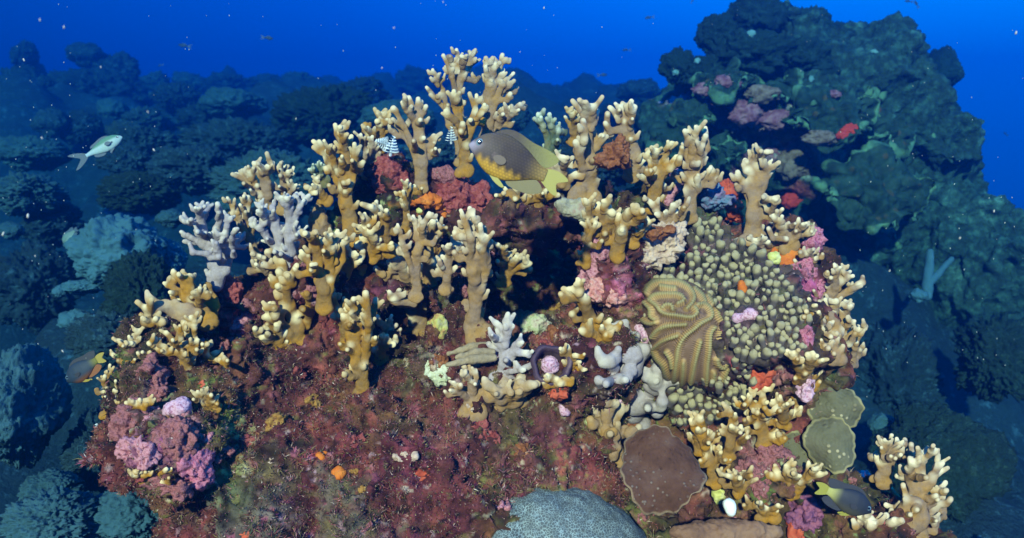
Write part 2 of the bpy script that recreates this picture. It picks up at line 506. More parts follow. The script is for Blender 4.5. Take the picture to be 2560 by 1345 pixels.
# ------------------------------------------------------------------ turf algae: a fuzz nobody could count
def make_turf(n=120000):
    rng = np.random.default_rng(5)
    a, b, c = RV[_tris[:, 0]], RV[_tris[:, 1]], RV[_tris[:, 2]]
    fn = np.cross(b - a, c - a); ar = np.linalg.norm(fn, axis=1) / 2
    fn = fn / np.maximum(ar[:, None] * 2, 1e-12)
    cen = (a + b + c) / 3
    facing = np.einsum('ij,ij->i', fn, cen / np.linalg.norm(cen, axis=1, keepdims=True)) < .35
    proj = cen @ BASIS.T
    px = 1280 + proj[:, 0] / proj[:, 2] / TX * 1280; py = 672.5 - proj[:, 1] / proj[:, 2] / TX * 1280
    inview = (px > 150) & (px < 2600) & (py < 1420)
    dens = .35 + .65 * smoothstep(-.25, .3, fbm(cen, 11, 3, 55))
    lowface = smoothstep(640, 900, py) * (px < 1640)
    dens = dens * (.30 + 1.0 * lowface)
    dens = np.where((px > 1650) & (py < 1000), .10, dens)
    w = ar * facing * inview * dens
    pick = rng.choice(len(w), n, p=w / w.sum())
    r1, r2 = rng.random(n), rng.random(n)
    s = np.sqrt(r1)
    P = a[pick] * (1 - s)[:, None] + b[pick] * (s * (1 - r2))[:, None] + c[pick] * (s * r2)[:, None]
    Nn = fn[pick]
    ci = RC[_tris[pick, 0]]
    clump = fbm(P, 26, 2, 66)
    pp = P @ BASIS.T; qx = 1280 + pp[:, 0] / pp[:, 2] / TX * 1280; qy = 672.5 - pp[:, 1] / pp[:, 2] / TX * 1280
    hairy = (fbm(P, 13, 3, 91) > .05) & (((qy > 1120) & (qx < 1000)) | (fbm(P, 9, 2, 93) > .45))
    K = 3
    Vs, Cs = [], []
    for k in range(K):
        d = Nn * rng.uniform(.4, 1.0, n)[:, None] + rng.normal(0, .62, (n, 3)) + np.array([0, 0, .15])
        d /= np.linalg.norm(d, axis=1, keepdims=True)
        L = rng.uniform(.0018, .0058, n) * (1 + .8 * np.clip(clump, -.6, 1))
        L = np.where(hairy, L * rng.uniform(1.1, 1.8, n), L)
        side = np.cross(d, rng.normal(0, 1, (n, 3))); side /= np.maximum(np.linalg.norm(side, axis=1, keepdims=True), 1e-9)
        wd = rng.uniform(.0003, .00065, n)[:, None]
        bend = rng.normal(0, .25, (n, 3)) * L[:, None]
        mid = P + d * (L * .55)[:, None]
        tip = P + d * L[:, None] + bend
        Vs.append(np.stack([P - side * wd - Nn * .001, P + side * wd - Nn * .001, mid + side * wd * .8, tip, mid - side * wd * .8], 1))
        u = rng.random(n)[:, None]
        col = ci * rng.uniform(.55, 2.0, (n, 1)) + rng.normal(0, .018, (n, 3))
        col = np.where(u < .055, np.array([.40, .26, .20]), col)
        col = np.where((u > .10) & (u < .22), np.array([.24, .07, .065]), col)
        col = np.where((u > .22) & (u < .33), np.array([.20, .17, .06]), col)
        col = np.where((u > .33) & (u < .40), np.array([.34, .13, .15]), col)
        col = np.where((u > .40) & (u < .45), np.array([.06, .03, .03]), col)
        col = np.where((u > .45) & (u < .457), np.array([.66, .54, .45]), col)
        Cs.append(np.repeat(np.clip(col, .01, .8)[:, None, :], 5, 1))
    V = np.concatenate(Vs).reshape(-1, 3); C = np.concatenate(Cs).reshape(-1, 3)
    m = n * K
    base = np.arange(m)[:, None] * 5
    T = np.concatenate([base + np.array([0, 1, 2]), base + np.array([0, 2, 4]), base + np.array([4, 2, 3])])
    o = mesh_obj("turf_algae", V, T, mat_vc("turf_algae", .7, .0, 300, .2), vc=C, smooth=False)
    tag(o, "short fuzzy red and olive turf algae covering the rock", "algae", kind="stuff")
make_turf()

# ------------------------------------------------------------------ fire corals
RNG = random.Random(11)

def coral_tree(base, tips, rt, rng, stem=0.22, fat=1.0):
    """camera-aligned 3D points -> list of (p0, p1, r0, r1, group)"""
    segs = []; forks = []
    base = np.array(base); T = [np.array(t) for t in tips]
    def rad(n): return rt * (0.98 + .36 * fat * math.sqrt(max(n - 1, 0)))
    def seg(p, q, r0, r1, g):
        L = np.linalg.norm(q - p)
        m = (p + q) / 2 + np.array([rng.uniform(-1, 1), rng.uniform(-.6, .6), rng.uniform(-1, 1)]) * min(L * .12, rt * 1.6)
        rm = (r0 + r1) / 2 * rng.uniform(.90, 1.08)
        segs.append((p, m, r0, rm, g)); segs.append((m, q, rm, r1, g))
    def rec(node, ts, r, g):
        n = len(ts)
        if n == 1:
            e0 = node; e1 = ts[0]; L = np.linalg.norm(e1 - e0)
            seg(e0, e1, min(r, rad(1) * 1.25), rt * rng.uniform(.62, .88), g)
            if L > rt * 5:                                    # antler-like forks near the end
                for q in range(rng.choice((1, 1, 2, 2, 3))):
                    u = rng.uniform(.35, .80); p = e0 + (e1 - e0) * u
                    ln = rng.uniform(2.6, 5.0) * rt
                    dv = (e1 - e0) / L + np.array([rng.choice((-1, 1)) * rng.uniform(.5, 1.0), .15, rng.uniform(-.8, .3)])
                    tipq = p + dv / np.linalg.norm(dv) * ln
                    segs.append((p, tipq, rt * 1.0, rt * rng.uniform(.58, .8), g)); forks.append(tipq)
            return
        ang = [math.atan2(t[0] - node[0], max(t[1] - node[1], 1e-4)) for t in ts]
        order = sorted(range(n), key=lambda i: ang[i])
        gaps = [(ang[order[i + 1]] - ang[order[i]]) * (1.0 + .5 * min(i + 1, n - 1 - i)) * rng.uniform(.7, 1.3) for i in range(n - 1)]
        k = max(range(n - 1), key=lambda i: gaps[i]) + 1
        for gi, grp in enumerate((order[:k], order[k:])):
            sub = [ts[i] for i in grp]
            gg = g if g != 0 else 1 + len({s[4] for s in segs if s[4] > 0}) + gi * 0
            if g == 0:
                newg = max([s[4] for s in segs] + [0]) + 1
            else:
                newg = g
            if len(sub) == 1:
                rec(node, sub, r, newg)
            else:
                c = np.mean(sub, 0)
                low = min(t[1] for t in sub)
                f = rng.uniform(.28, .50)
                if c[1] - node[1] > 1e-4:
                    f = min(f, max(.15, .8 * (low - node[1]) / (c[1] - node[1])))
                j = node + (c - node) * f
                j = j + np.array([rng.uniform(-1, 1), rng.uniform(-.5, .5), rng.uniform(-1, 1)]) * np.linalg.norm(j - node) * .16
                seg(node, j, r, rad(len(sub)), newg)
                rec(j, sub, rad(len(sub)), newg)
    c = np.mean(T, 0)
    low = min(t[1] for t in T)
    j0 = base + (c - base) * min(stem, max(.08, .6 * (low - base[1]) / max(c[1] - base[1], 1e-4)))
    r0 = rad(len(T))
    seg(base, j0, r0 * 1.12, r0, 0)
    rec(j0, T, r0, 0)
    return segs, forks

def capsules_mesh(segs, h, k, flat=1.0, seed=0, bumps=0.0):
    """smoothly joined tapered capsules -> quads (depth squeezed by `flat`)"""
    S = np.array([1, 1, 1 / flat])
    P = [(a * S, b * S, r0, r1) for a, b, r0, r1, *_ in segs]
    k_all = k
    k = max([k] + [s_[5] for s_ in segs if len(s_) > 5])
    lo = np.min([np.minimum(a, b) - max(r0, r1) for a, b, r0, r1 in P], 0) - k - 3 * h
    hi = np.max([np.maximum(a, b) + max(r0, r1) for a, b, r0, r1 in P], 0) + k + 3 * h
    n = np.ceil((hi - lo) / h).astype(int) + 1
    F = np.full(tuple(n), 1.0, np.float32)
    ax = [lo[i] + np.arange(n[i]) * h for i in range(3)]
    for (a, b, r0, r1), s_ in zip(P, segs):
        k = s_[5] if len(s_) > 5 else k_all
        m = max(r0, r1) + k + 2 * h
        i0 = np.maximum(((np.minimum(a, b) - m - lo) / h).astype(int), 0)
        i1 = np.minimum(((np.maximum(a, b) + m - lo) / h).astype(int) + 2, n)
        X = ax[0][i0[0]:i1[0], None, None]; Y = ax[1][None, i0[1]:i1[1], None]; Z = ax[2][None, None, i0[2]:i1[2]]
        ab = b - a; L2 = max(ab @ ab, 1e-12)
        t = np.clip(((X - a[0]) * ab[0] + (Y - a[1]) * ab[1] + (Z - a[2]) * ab[2]) / L2, 0, 1)
        d = np.sqrt((X - a[0] - t * ab[0]) ** 2 + (Y - a[1] - t * ab[1]) ** 2 + (Z - a[2] - t * ab[2]) ** 2) - (r0 + (r1 - r0) * t)
        sl = (slice(i0[0], i1[0]), slice(i0[1], i1[1]), slice(i0[2], i1[2]))
        F[sl] = smin(F[sl], d, k)
    V, Q = surface_nets(F, lo, h)
    V, Q = largest_piece(V, Q)
    V = V / S
    if bumps:
        N = vertex_normals(V, Q)
        r = np.mean([s[2] for s in segs])
        V = V + N * (fbm(V, .30 / r, 2, seed) * bumps + noise3(V, .9 / r, seed + 9) * bumps * .35)[:, None]
    return V, Q

def fire_coral(label, tone, base, tips, rt=9.0, d=None, lean=-.01, spread=.03, foot=20.0, fat=1.0, stem=.20, flat=.48, knobs=.75, dense=.9, body=(), seed=0, name="fire_coral"):
    rng = random.Random(hash((base, seed)) & 0xffff)
    p0, nrm, d0 = hit(*base)
    if d is not None: d0 = d
    k = psize(d0)
    root = at(base[0], base[1], d0 + .008)
    o3 = np.zeros(3)
    top = min(t[1] for t in tips)
    T = []
    extra = []
    for i in range(int(round(len(tips) * dense))):            # the bush behind and below the leading fingers
        tx, ty = rng.choice(tips)
        u = rng.uniform(.40, .92)
        sx = rng.choice((-1, 1)) * rng.uniform(1.8, 3.8) * rt
        extra.append((base[0] + (tx - base[0]) * u + sx, base[1] + (ty - base[1]) * u - rng.uniform(0, 1.2) * rt))
    for ti, (tx, ty) in enumerate(list(tips) + extra):
        dd = lean * (base[1] - ty) / max(base[1] - top, 1) + rng.uniform(-spread, spread)
        if ti >= len(tips): dd += rng.uniform(-.5, 1.0) * spread
        dh = hit(tx, ty, 9.0)[2]
        dd = min(dd, dh - d0 - 1.6 * rt * k)
        w = at(tx, ty, d0 + dd) - root
        T.append(w @ BASIS.T)
    R = rt * k * .74
    stem = stem * .5
    nT = len(tips)
    segs, forks = coral_tree(o3, T[:nT], R, rng, stem, fat)
    for t in T[nT:]:                                          # each joins the nearest branch below it
        best = None
        for s in segs:
            for u in (.15, .5, .85):
                q = s[0] + (s[1] - s[0]) * u
                dv = t - q
                if dv[1] < R * .8: continue
                c = np.linalg.norm(dv) + .8 * abs(dv[0])
                if best is None or c < best[0]: best = (c, q, s[2], s[4])
        if best is None: continue
        q = best[1]; m = q + (t - q) * .5 + np.array([(t - q)[0] * .25, -abs(t[0] - q[0]) * .25, rng.uniform(-1, 1) * R])
        segs.append((q, m, R * 1.15, R * 1.0, best[3])); segs.append((m, t, R * 1.0, R * rng.uniform(.66, .9), best[3]))
    main = list(segs)
    buds = list(forks)
    for s in main:                                    # side fingers and knobs
        L = np.linalg.norm(s[1] - s[0])
        ax = (s[1] - s[0]) / max(L, 1e-9)
        for rep in range(1 + int(L > R * 5)):
            if rng.random() > knobs * .33 or L < R * 1.0: continue
            q = s[0] + (s[1] - s[0]) * rng.uniform(.1, .95)
            sd = np.array([rng.choice((-1, 1)) * rng.uniform(.5, 1), rng.uniform(0, .9), rng.uniform(-.9, .4)])
            sd = sd - ax * (sd @ ax) * .5; sd /= max(np.linalg.norm(sd), 1e-9)
            r = (s[2] + s[3]) / 2
            ln = rng.choice((.45, 1.6, 2.4, 3.0)) * R
            m = q + sd * (r * .8 + ln * .45)
            tip = m + (sd * .6 + np.array([0, .75, 0])) * ln * .6
            segs.append((q, m, R * .95, R * .80, s[4])); segs.append((m, tip, R * .80, R * .58, s[4]))
            if ln > R: buds.append(tip)
    if foot:
        f = foot * k
        for i in range(3):                                # sheet-like flare of the stem towards the rock
            q = np.array([rng.uniform(-1, 1) * f * .9, -f * .15, rng.uniform(-.2, .4) * f])
            segs.append((q, segs[0][1] * rng.uniform(.6, 1.0), f * .34, segs[0][3] * .8, 0))
        for i in range(4):
            a = rng.uniform(0, 6.28)
            q = np.array([math.cos(a) * f * .5, math.sin(a) * f * .35 - f * .1, -f * .15])
            segs.append((q, q + np.array([0, .001, 0]), f * .55, f * .5, 0))
    for bx, by, br in body:                                   # broad crust-like body between the rock and the branches
        db = min(hit(bx, by, d0)[2] + br * k * .25, d0 + .03)
        w = (at(bx, by, db) - root) @ BASIS.T
        sp = br * k * .82
        for q in range(3):
            o1 = np.array([rng.uniform(-.7, .7), rng.uniform(-.7, .7), rng.uniform(-.2, .2)]) * sp
            segs.append((w + o1, w + o1 + np.array([rng.uniform(-.3, .3), rng.uniform(.3, .9), 0]) * sp, sp * .62, sp * .45, 0, sp * .5))
    h = max(R * .22, .0011)
    V, Q = capsules_mesh(segs, h, R * .7, flat, seed, R * .24)
    N = -vertex_normals(V, Q)
    dist = np.min(np.stack([np.linalg.norm(V - t, axis=1) * (1.0 if i < nT else 1.7 + (i % 3) * .7) for i, t in enumerate(T)]), 0)
    reach = rng.uniform(1.8, 3.2)
    tipf = smoothstep(reach, .2, dist / R * (1 + .25 * noise3(V, .35 / R, 3))) * .9 * (1.0 if rt < 14 else .25)
    if buds:
        ds = np.min(np.stack([np.linalg.norm(V - t, axis=1) for t in buds]), 0)
        tipf = np.maximum(tipf, smoothstep(2.4, .2, ds / R) * .5)
    C = np.stack([tipf, np.clip(V[:, 1] / max(V[:, 1].max(), 1e-6), 0, 1), np.full(len(V), rng.random())], 1)
    # which branch does each face belong to?
    fc = V[Q].mean(1)
    gids = sorted({s[4] for s in segs})
    best = np.full(len(fc), 9.0); lab = np.zeros(len(fc), int)
    for a, b, r0, r1, g, *_ in segs:
        ab = b - a; t = np.clip(((fc - a) @ ab) / max(ab @ ab, 1e-12), 0, 1)
        dd = np.linalg.norm((fc - a - t[:, None] * ab) * np.array([1, 1, 1 / flat]), axis=1) - (r0 + (r1 - r0) * t)
        m = dd < best; best[m] = dd[m]; lab[m] = g
    f0 = np.where(lab == 0)[0]
    if len(f0) and len(gids) > 1:                             # stray bits of stem go to the branch they sit on
        cl = np.arange(len(V))
        while True:
            m = cl[Q[f0]].min(1); new = cl.copy()
            for q in range(4): np.minimum.at(new, Q[f0][:, q], m)
            new = new[new]
            if (new == cl).all(): break
            cl = new
        ids, inv, cnt = np.unique(cl[Q[f0, 0]], return_inverse=True, return_counts=True)
        stray = f0[inv.reshape(-1) != cnt.argmax()]
        if len(stray):
            bs = np.full(len(stray), 9.0)
            for a, b_, r0, r1, g, *_ in segs:
                if g == 0: continue
                ab = b_ - a; t = np.clip(((fc[stray] - a) @ ab) / max(ab @ ab, 1e-12), 0, 1)
                dd = np.linalg.norm(fc[stray] - a - t[:, None] * ab, axis=1) - (r0 + (r1 - r0) * t)
                m = dd < bs; bs[m] = dd[m]; lab[stray[m]] = g
    e = empty(name, root, label, "fire coral", "fire corals growing on the rock")
    Vw = to_world(V) + root; Nw = to_world(N)
    for g in gids:
        fq = Q[lab == g]
        if len(fq) < 12: continue
        u, inv = np.unique(fq, return_inverse=True)
        mesh_obj("stem" if g == 0 else "branch", Vw[u], inv.reshape(-1, 4), M_FIRE[tone], e, vc=C[u], normals=Nw[u])
    return e

FC = fire_coral
# --- crest of the rock, around the damselfish
FC("tall tan fire coral with spread fingers, highest on the crest above the damselfish's head", 't', (1152, 400),
   [(1082, 175), (1109, 139), (1125, 150), (1141, 124), (1154, 141), (1177, 133), (1191, 150), (1066, 218)], 8.5, d=1.17, spread=.025, fat=.9, stem=.42, seed=1)
FC("yellowish candelabra fire coral whose fork touches the damselfish's snout", 'y', (1160, 425),
   [(1135, 228), (1146, 236), (1114, 277), (1191, 238), (1211, 262), (1191, 281), (1176, 300)], 10, d=1.10, spread=.02, stem=.45, fat=1.0, foot=26, seed=2)
FC("thick tan fire coral rising straight behind the damselfish's back, fingers curled inward", 't', (1212, 350),
   [(1214, 168), (1226, 155), (1238, 162), (1256, 138), (1258, 176), (1283, 183), (1273, 204), (1222, 190)], 9.5, d=1.15, spread=.025, fat=1.1, stem=.45, seed=3)
FC("low tan fire coral spray reaching sideways over the damselfish's back", 't', (1228, 345),
   [(1277, 267), (1300, 260), (1297, 275), (1258, 285), (1250, 270)], 8.5, d=1.16, spread=.02, seed=4)
FC("forked tan fire coral behind the red algae knob, beside the white spiral worm", 't', (1056, 465),
   [(984, 270), (1006, 256), (1023, 243), (1045, 247), (1053, 255), (1065, 266), (993, 308), (1051, 300), (1085, 340), (1060, 345)], 9.5, d=1.10, spread=.03, fat=1.05, stem=.30, seed=5)
FC("small pale-tipped fire coral standing just above the white spiral worm", 'y', (948, 375),
   [(951, 285), (963, 285), (941, 302), (920, 319), (955, 310)], 8.5, d=1.13, spread=.02, seed=6)
FC("slender tan fire coral between the spiral worm and the ribbed ochre colony", 't', (925, 440),
   [(922, 336), (902, 336), (931, 342), (912, 360), (940, 362)], 8, d=1.14, spread=.02, seed=7)
FC("large ochre fire coral with a broad ribbed trunk and a crowded top of fingers", 'y', (882, 600),
   [(783, 353), (798, 354), (810, 352), (826, 366), (838, 312), (850, 318), (860, 353), (879, 340), (886, 360), (900, 377), (815, 395), (865, 400)], 9.5, d=1.06, spread=.035, fat=1.35, stem=.42, foot=36, knobs=1.0, body=((880,470,28),(865,530,32),(850,560,28),(885,600,30),(900,520,28),), seed=8)
FC("small side cluster of ochre fire coral against the ribbed trunk", 'y', (815, 500),
   [(793, 446), (781, 461), (791, 466), (772, 468), (788, 482)], 7.5, d=1.07, spread=.015, seed=9)
FC("dim green-stemmed fire coral sprig with white tips near the ribbed colony", 'd', (810, 452),
   [(795, 405), (803, 408), (773, 422), (806, 425)], 6, d=1.14, spread=.015, seed=10)
FC("broad cream-fingered fire coral fan open against the blue striped dome coral", 't', (668, 520),
   [(590, 436), (610, 424), (625, 432), (634, 408), (645, 408), (655, 417), (668, 414), (681, 407)], 9, d=1.13, spread=.02, fat=1.0, stem=.3, body=((668,500,18),), seed=11)
FC("dark-stemmed fire coral with stubby tips behind the pale lilac bush", 't', (706, 520),
   [(699, 412), (705, 415), (734, 419), (720, 428), (741, 462)], 8, d=1.14, spread=.02, fat=1.2, stem=.4, seed=12)
FC("brown-stemmed fire coral fan leaning out from behind the lilac bush", 't', (640, 660),
   [(569, 495), (588, 508), (609, 490), (620, 492), (627, 500), (600, 512), (634, 525)], 8, d=1.12, spread=.02, stem=.55, seed=13)
FC("dense pale lilac fire coral bush with grey branches, between two tan fans", 'g', (725, 690),
   [(633, 545), (645, 528), (653, 504), (668, 530), (684, 502), (704, 494), (716, 496), (742, 484), (773, 489), (760, 500), (712, 538), (636, 562), (655, 602), (768, 566), (708, 560)], 8.5, d=1.04, spread=.03, fat=.85, stem=.25, flat=.8, body=((720,640,28),), seed=14)
FC("whitish fire coral bush of finger branches alone on the left shoulder of the rock", 'g', (545, 700),
   [(453, 580), (470, 555), (479, 553), (489, 519), (502, 517), (519, 509), (544, 509), (510, 540), (524, 584), (539, 584), (564, 582), (586, 541), (586, 574), (608, 592), (494, 580), (477, 606)], 9, d=1.05, spread=.035, fat=.95, stem=.2, flat=.85, foot=30, body=((535,665,20),(556,668,20),(545,695,22),), seed=15)
FC("stubby ochre fire coral plate just below the whitish bush", 'y', (512, 790),
   [(410, 708), (433, 677), (447, 686), (460, 692), (474, 688), (487, 686), (424, 730), (500, 720)], 9.5, d=1.0, spread=.02, fat=1.6, stem=.35, foot=40, knobs=1.0, body=((500,740,38),(520,770,34),(480,760,26),), dense=1.8, seed=16)
FC("club-shaped ochre fire coral stub on the outer edge of the rock", 'y', (400, 840),
   [(363, 767), (372, 775), (389, 796)], 12, d=1.0, spread=.01, fat=1.0, seed=17)
FC("grey-brown smooth fire coral lump beneath the stubby ochre plate", 't', (440, 830),
   [(415, 762), (437, 756), (452, 775)], 20, d=1.01, spread=.01, fat=.8, knobs=.2, seed=18)
FC("yellow fire coral on a long ridged stalk above the pink left lobe", 'y', (470, 960),
   [(477, 793), (462, 808), (488, 812), (450, 815), (416, 830), (408, 878), (432, 850), (495, 850)], 8.5, d=.97, spread=.03, fat=1.15, stem=.3, knobs=1.0, dense=1.8, seed=19)
FC("small ragged yellow fire coral above the pink lobe, nearest the dark damselfish", 'y', (338, 915),
   [(343, 826), (322, 841), (299, 851), (283, 888), (330, 858)], 8, d=1.0, spread=.02, fat=1.1, seed=20)
FC("thin knobby fire coral twig climbing the outer edge of the pink lobe", 'y', (268, 1035),
   [(275, 912), (289, 952), (263, 975), (262, 940), (285, 975)], 7, d=.98, spread=.01, fat=.9, knobs=1.0, seed=21)
FC("tiny cream fire coral knob on top of the pink lobe", 'y', (345, 1022),
   [(349, 999), (340, 1006)], 9, spread=.005, seed=22)
FC("small white-tipped fire coral fan beside the dark hole of the pink lobe", 'y', (515, 1035),
   [(494, 979), (505, 977), (518, 980), (528, 987), (534, 999)], 8, spread=.01, fat=1.3, seed=23)
FC("short yellow fire coral stub hanging on the underside of the pink lobe", 'y', (400, 1188),
   [(373, 1180), (416, 1172), (404, 1206)], 7.5, spread=.01, seed=24)
FC("single pale-tipped yellow fire coral knob at the lower rim of the pink lobe", 'y', (350, 1192),
   [(335, 1187), (340, 1178)], 8, spread=.005, seed=25)
# --- the face of the rock
FC("thick yellow fire coral with white thumb-like tips, left of the cavity corals", 'y', (745, 860),
   [(668, 790), (675, 760), (695, 715), (697, 679), (705, 652), (742, 664), (712, 742), (742, 792)], 13, spread=.03, lean=-.03, fat=1.15, stem=.25, foot=40, body=((740,800,32),(720,840,34),(770,760,30),), seed=26)
FC("golden fire coral with five white-tipped fingers over the thick thumbed colony", 'y', (810, 770),
   [(763, 584), (793, 583), (806, 600), (828, 586), (843, 578), (857, 598), (752, 628), (779, 662)], 11, d=.99, spread=.03, lean=-.02, fat=1.2, stem=.3, body=((815,700,28),(810,740,28),), seed=27)
FC("slanting yellow fire coral finger row crossing the algae face", 'y', (868, 850),
   [(813, 722), (826, 740), (833, 786), (850, 770)], 9.5, spread=.02, lean=-.02, fat=1.0, seed=28)
FC("tall ochre fire coral clinging to the algae face beside a white-balled twig", 'y', (905, 985),
   [(866, 772), (884, 747), (896, 746), (914, 732), (939, 750), (857, 788), (875, 864), (925, 800)], 11, spread=.02, lean=-.03, fat=1.0, stem=.5, foot=24, body=((905,850,22),(905,930,24),(905,970,22),), seed=29)
FC("short fire coral twig carrying one white ball tip on the algae face", 't', (955, 890),
   [(979, 789), (968, 800)], 10, spread=.01, lean=-.02, fat=1.1, seed=30)
FC("ochre fire coral with shaded fingers leaning left above the centre", 'y', (972, 630),
   [(900, 565), (912, 534), (929, 517), (941, 504), (951, 515), (966, 526)], 10.5, d=1.03, spread=.02, lean=-.03, fat=1.15, stem=.25, seed=31)
FC("slim upright ochre fire coral rod under the red algae knob", 'y', (1015, 575),
   [(1018, 450), (1008, 478), (1035, 464), (1024, 460)], 7.5, d=1.03, spread=.012, fat=.9, stem=.5, seed=32)
FC("big tan fire coral hand with white thumbs, centre of the rock", 't', (1046, 835),
   [(971, 655), (990, 628), (998, 622), (1048, 664), (1057, 634), (1083, 655), (1097, 648), (1082, 553), (1127, 614)], 12.5, spread=.03, lean=-.06, fat=1.05, stem=.30, foot=44, body=((1050,760,32),(1048,815,34),(1012,730,20),(1085,740,22),), seed=33)
FC("dusky tan fire coral with three long arms behind the big hand", 't', (1040, 740),
   [(994, 561), (1033, 541), (1073, 533), (1060, 560)], 10, d=1.0, spread=.02, lean=-.02, fat=1.0, stem=.4, seed=34)
FC("smooth cream fire coral with a hand of fingers on a bulbous pale foot", 't', (1190, 830),
   [(1152, 527), (1162, 545), (1174, 521), (1183, 537), (1201, 563), (1211, 588), (1220, 615)], 11, spread=.02, lean=-.05, fat=1.0, stem=.55, foot=46, body=((1190,690,20),(1200,735,32),(1185,790,34),(1190,825,38),), seed=35)
FC("small golden fire coral sprig hanging in the mouth of the dark cavity", 'y', (1258, 705),
   [(1246, 610), (1258, 620), (1270, 633), (1290, 641), (1307, 643), (1320, 660)], 9, d=1.08, spread=.02, fat=1.15, seed=36)
FC("slim yellow fire coral with a forked top against the pink crust", 'y', (1462, 655),
   [(1465, 499), (1473, 501), (1453, 557), (1489, 558)], 9, d=1.02, spread=.015, lean=-.02, fat=.95, stem=.4, seed=37)
FC("yellow fire coral club cluster with bright white crowns over the pink crust", 'y', (1515, 600),
   [(1495, 511), (1508, 503), (1522, 517), (1530, 530)], 12, d=1.02, spread=.015, lean=-.02, fat=1.0, stem=.4, seed=38)
FC("fat knobby yellow fire coral finger beside the cream rock slab", 'y', (1542, 640),
   [(1547, 537), (1557, 548), (1571, 528), (1556, 575)], 13, d=1.0, spread=.015, lean=-.02, fat=1.0, stem=.4, seed=39)
FC("small greenish fire coral sprig lying along the cream rock slab", 'y', (1583, 604),
   [(1606, 562), (1622, 553), (1628, 560), (1612, 575)], 7.5, d=1.02, spread=.01, seed=40)
FC("low pointed tan fire coral on the upper edge of the cream slab", 't', (1675, 565),
   [(1661, 530), (1681, 512), (1692, 528), (1626, 504), (1640, 535)], 9.5, d=1.06, spread=.02, fat=1.0, stem=.2, seed=41)
FC("shadowed ochre fire coral trunk on the right lip of the cavity", 'y', (1482, 815),
   [(1424, 722), (1445, 699), (1462, 740), (1436, 745)], 12, d=1.0, spread=.02, lean=-.01, fat=1.2, stem=.4, foot=30, body=((1460,770,26),(1478,800,30),), seed=42)
FC("tan fire coral crust with small knobs below the cavity lip", 'y', (1500, 850),
   [(1452, 826), (1476, 822), (1505, 815), (1525, 800)], 12, spread=.01, fat=1.1, foot=36, seed=43)
# --- crest right of the fish
FC("green-shaded fire coral behind the damselfish's tail fin", 'd', (1382, 400),
   [(1344, 285), (1352, 293), (1374, 286), (1388, 307), (1395, 325)], 9, d=1.19, spread=.02, fat=1.1, seed=44)
FC("thin brown fire coral sprig between the green one and the grey column", 'y', (1438, 350),
   [(1413, 292), (1428, 281), (1443, 280), (1453, 297)], 7.5, d=1.20, spread=.015, fat=1.1, seed=45)
FC("grey-tan fire coral column with knobs, right of the damselfish's tail", 't', (1462, 490),
   [(1456, 268), (1466, 264), (1480, 264), (1492, 279), (1440, 355), (1503, 340)], 12, d=1.10, spread=.03, fat=1.25, stem=.3, foot=44, knobs=1.0, body=((1462,450,34),(1440,420,20),(1470,480,36),(1480,400,22),), seed=46)
FC("two-forked tan fire coral above the shaggy brown algae tuft", 't', (1578, 440),
   [(1525, 269), (1539, 259), (1552, 266), (1567, 264), (1579, 253), (1587, 267), (1610, 400), (1592, 345)], 11, d=1.12, spread=.025, fat=1.25, stem=.3, knobs=1.0, body=((1575,345,22),(1585,400,24),), seed=47)
FC("tan fire coral with low white buds against the dark coral boulder", 'y', (1630, 520),
   [(1619, 383), (1629, 369), (1640, 375), (1663, 384), (1670, 354), (1678, 357), (1690, 390)], 9.5, d=1.08, spread=.025, fat=1.3, stem=.35, knobs=1.0, body=((1640,470,28),(1650,430,20),), seed=48)
FC("tall tan fire coral with three white fingers beside the pink sponge wedge", 't', (1722, 545),
   [(1713, 327), (1739, 316), (1764, 319), (1764, 340), (1708, 360), (1722, 364), (1776, 420)], 10.5, d=1.09, spread=.02, fat=1.1, stem=.4, knobs=.9, body=((1735,440,18),(1725,490,22),), seed=49)
FC("massive knobby tan fire coral column standing above the finger coral", 't', (1880, 600),
   [(1863, 401), (1875, 380), (1890, 373), (1918, 380), (1928, 400), (1931, 424), (1844, 431), (1934, 495), (1868, 425)], 11, d=1.07, spread=.03, fat=1.5, stem=.35, foot=40, knobs=1.0, body=((1880,500,30),(1880,560,34),(1885,590,34),(1910,520,22),), seed=50)
FC("pale fire coral comb of short spikes on top of the orange sponge", 't', (1968, 612),
   [(1938, 561), (1932, 538), (1955, 541), (1966, 562), (1980, 567), (1996, 547), (2016, 557), (2027, 579)], 8.5, d=1.05, spread=.015, fat=1.5, stem=.2, foot=30, seed=51)
FC("small spiky fire coral tuft over the magenta crust", 't', (2020, 670),
   [(2005, 640), (2018, 630), (2031, 628), (2040, 645)], 8, d=1.05, spread=.015, fat=1.3, seed=52)
FC("cream fire coral fan with many teeth at the outer right edge, upper one", 't', (2068, 770),
   [(2064, 686), (2086, 661), (2100, 668), (2114, 667), (2126, 678), (2132, 690), (2148, 710), (2136, 720)], 9, d=1.04, spread=.015, fat=1.35, stem=.2, foot=26, body=((2076,730,28),(2090,710,24),), seed=53)
FC("tall greyish fire coral fan at the outer right edge, below the cream one", 't', (2088, 960),
   [(2048, 780), (2064, 750), (2077, 752), (2090, 752), (2113, 753), (2127, 764), (2137, 803), (2148, 821), (2124, 862), (2104, 770)], 9.5, d=1.03, spread=.025, fat=1.35, stem=.3, knobs=1.0, body=((2086,830,28),(2090,900,28),(2085,800,24),), dense=1.8, seed=54)
FC("yellow fire coral pair of fingers among the finger coral knobs", 'y', (2040, 815),
   [(2022, 748), (2041, 763), (2047, 780)], 9, d=1.0, spread=.01, fat=1.0, seed=55)
FC("ragged ochre fire coral with white buds above the twin plates", 'y', (1995, 985),
   [(1969, 877), (1984, 882), (2019, 887), (2033, 882), (2043, 890), (2056, 900), (2000, 910), (2052, 930)], 9.5, d=.99, spread=.03, fat=1.2, stem=.3, knobs=1.0, seed=56)
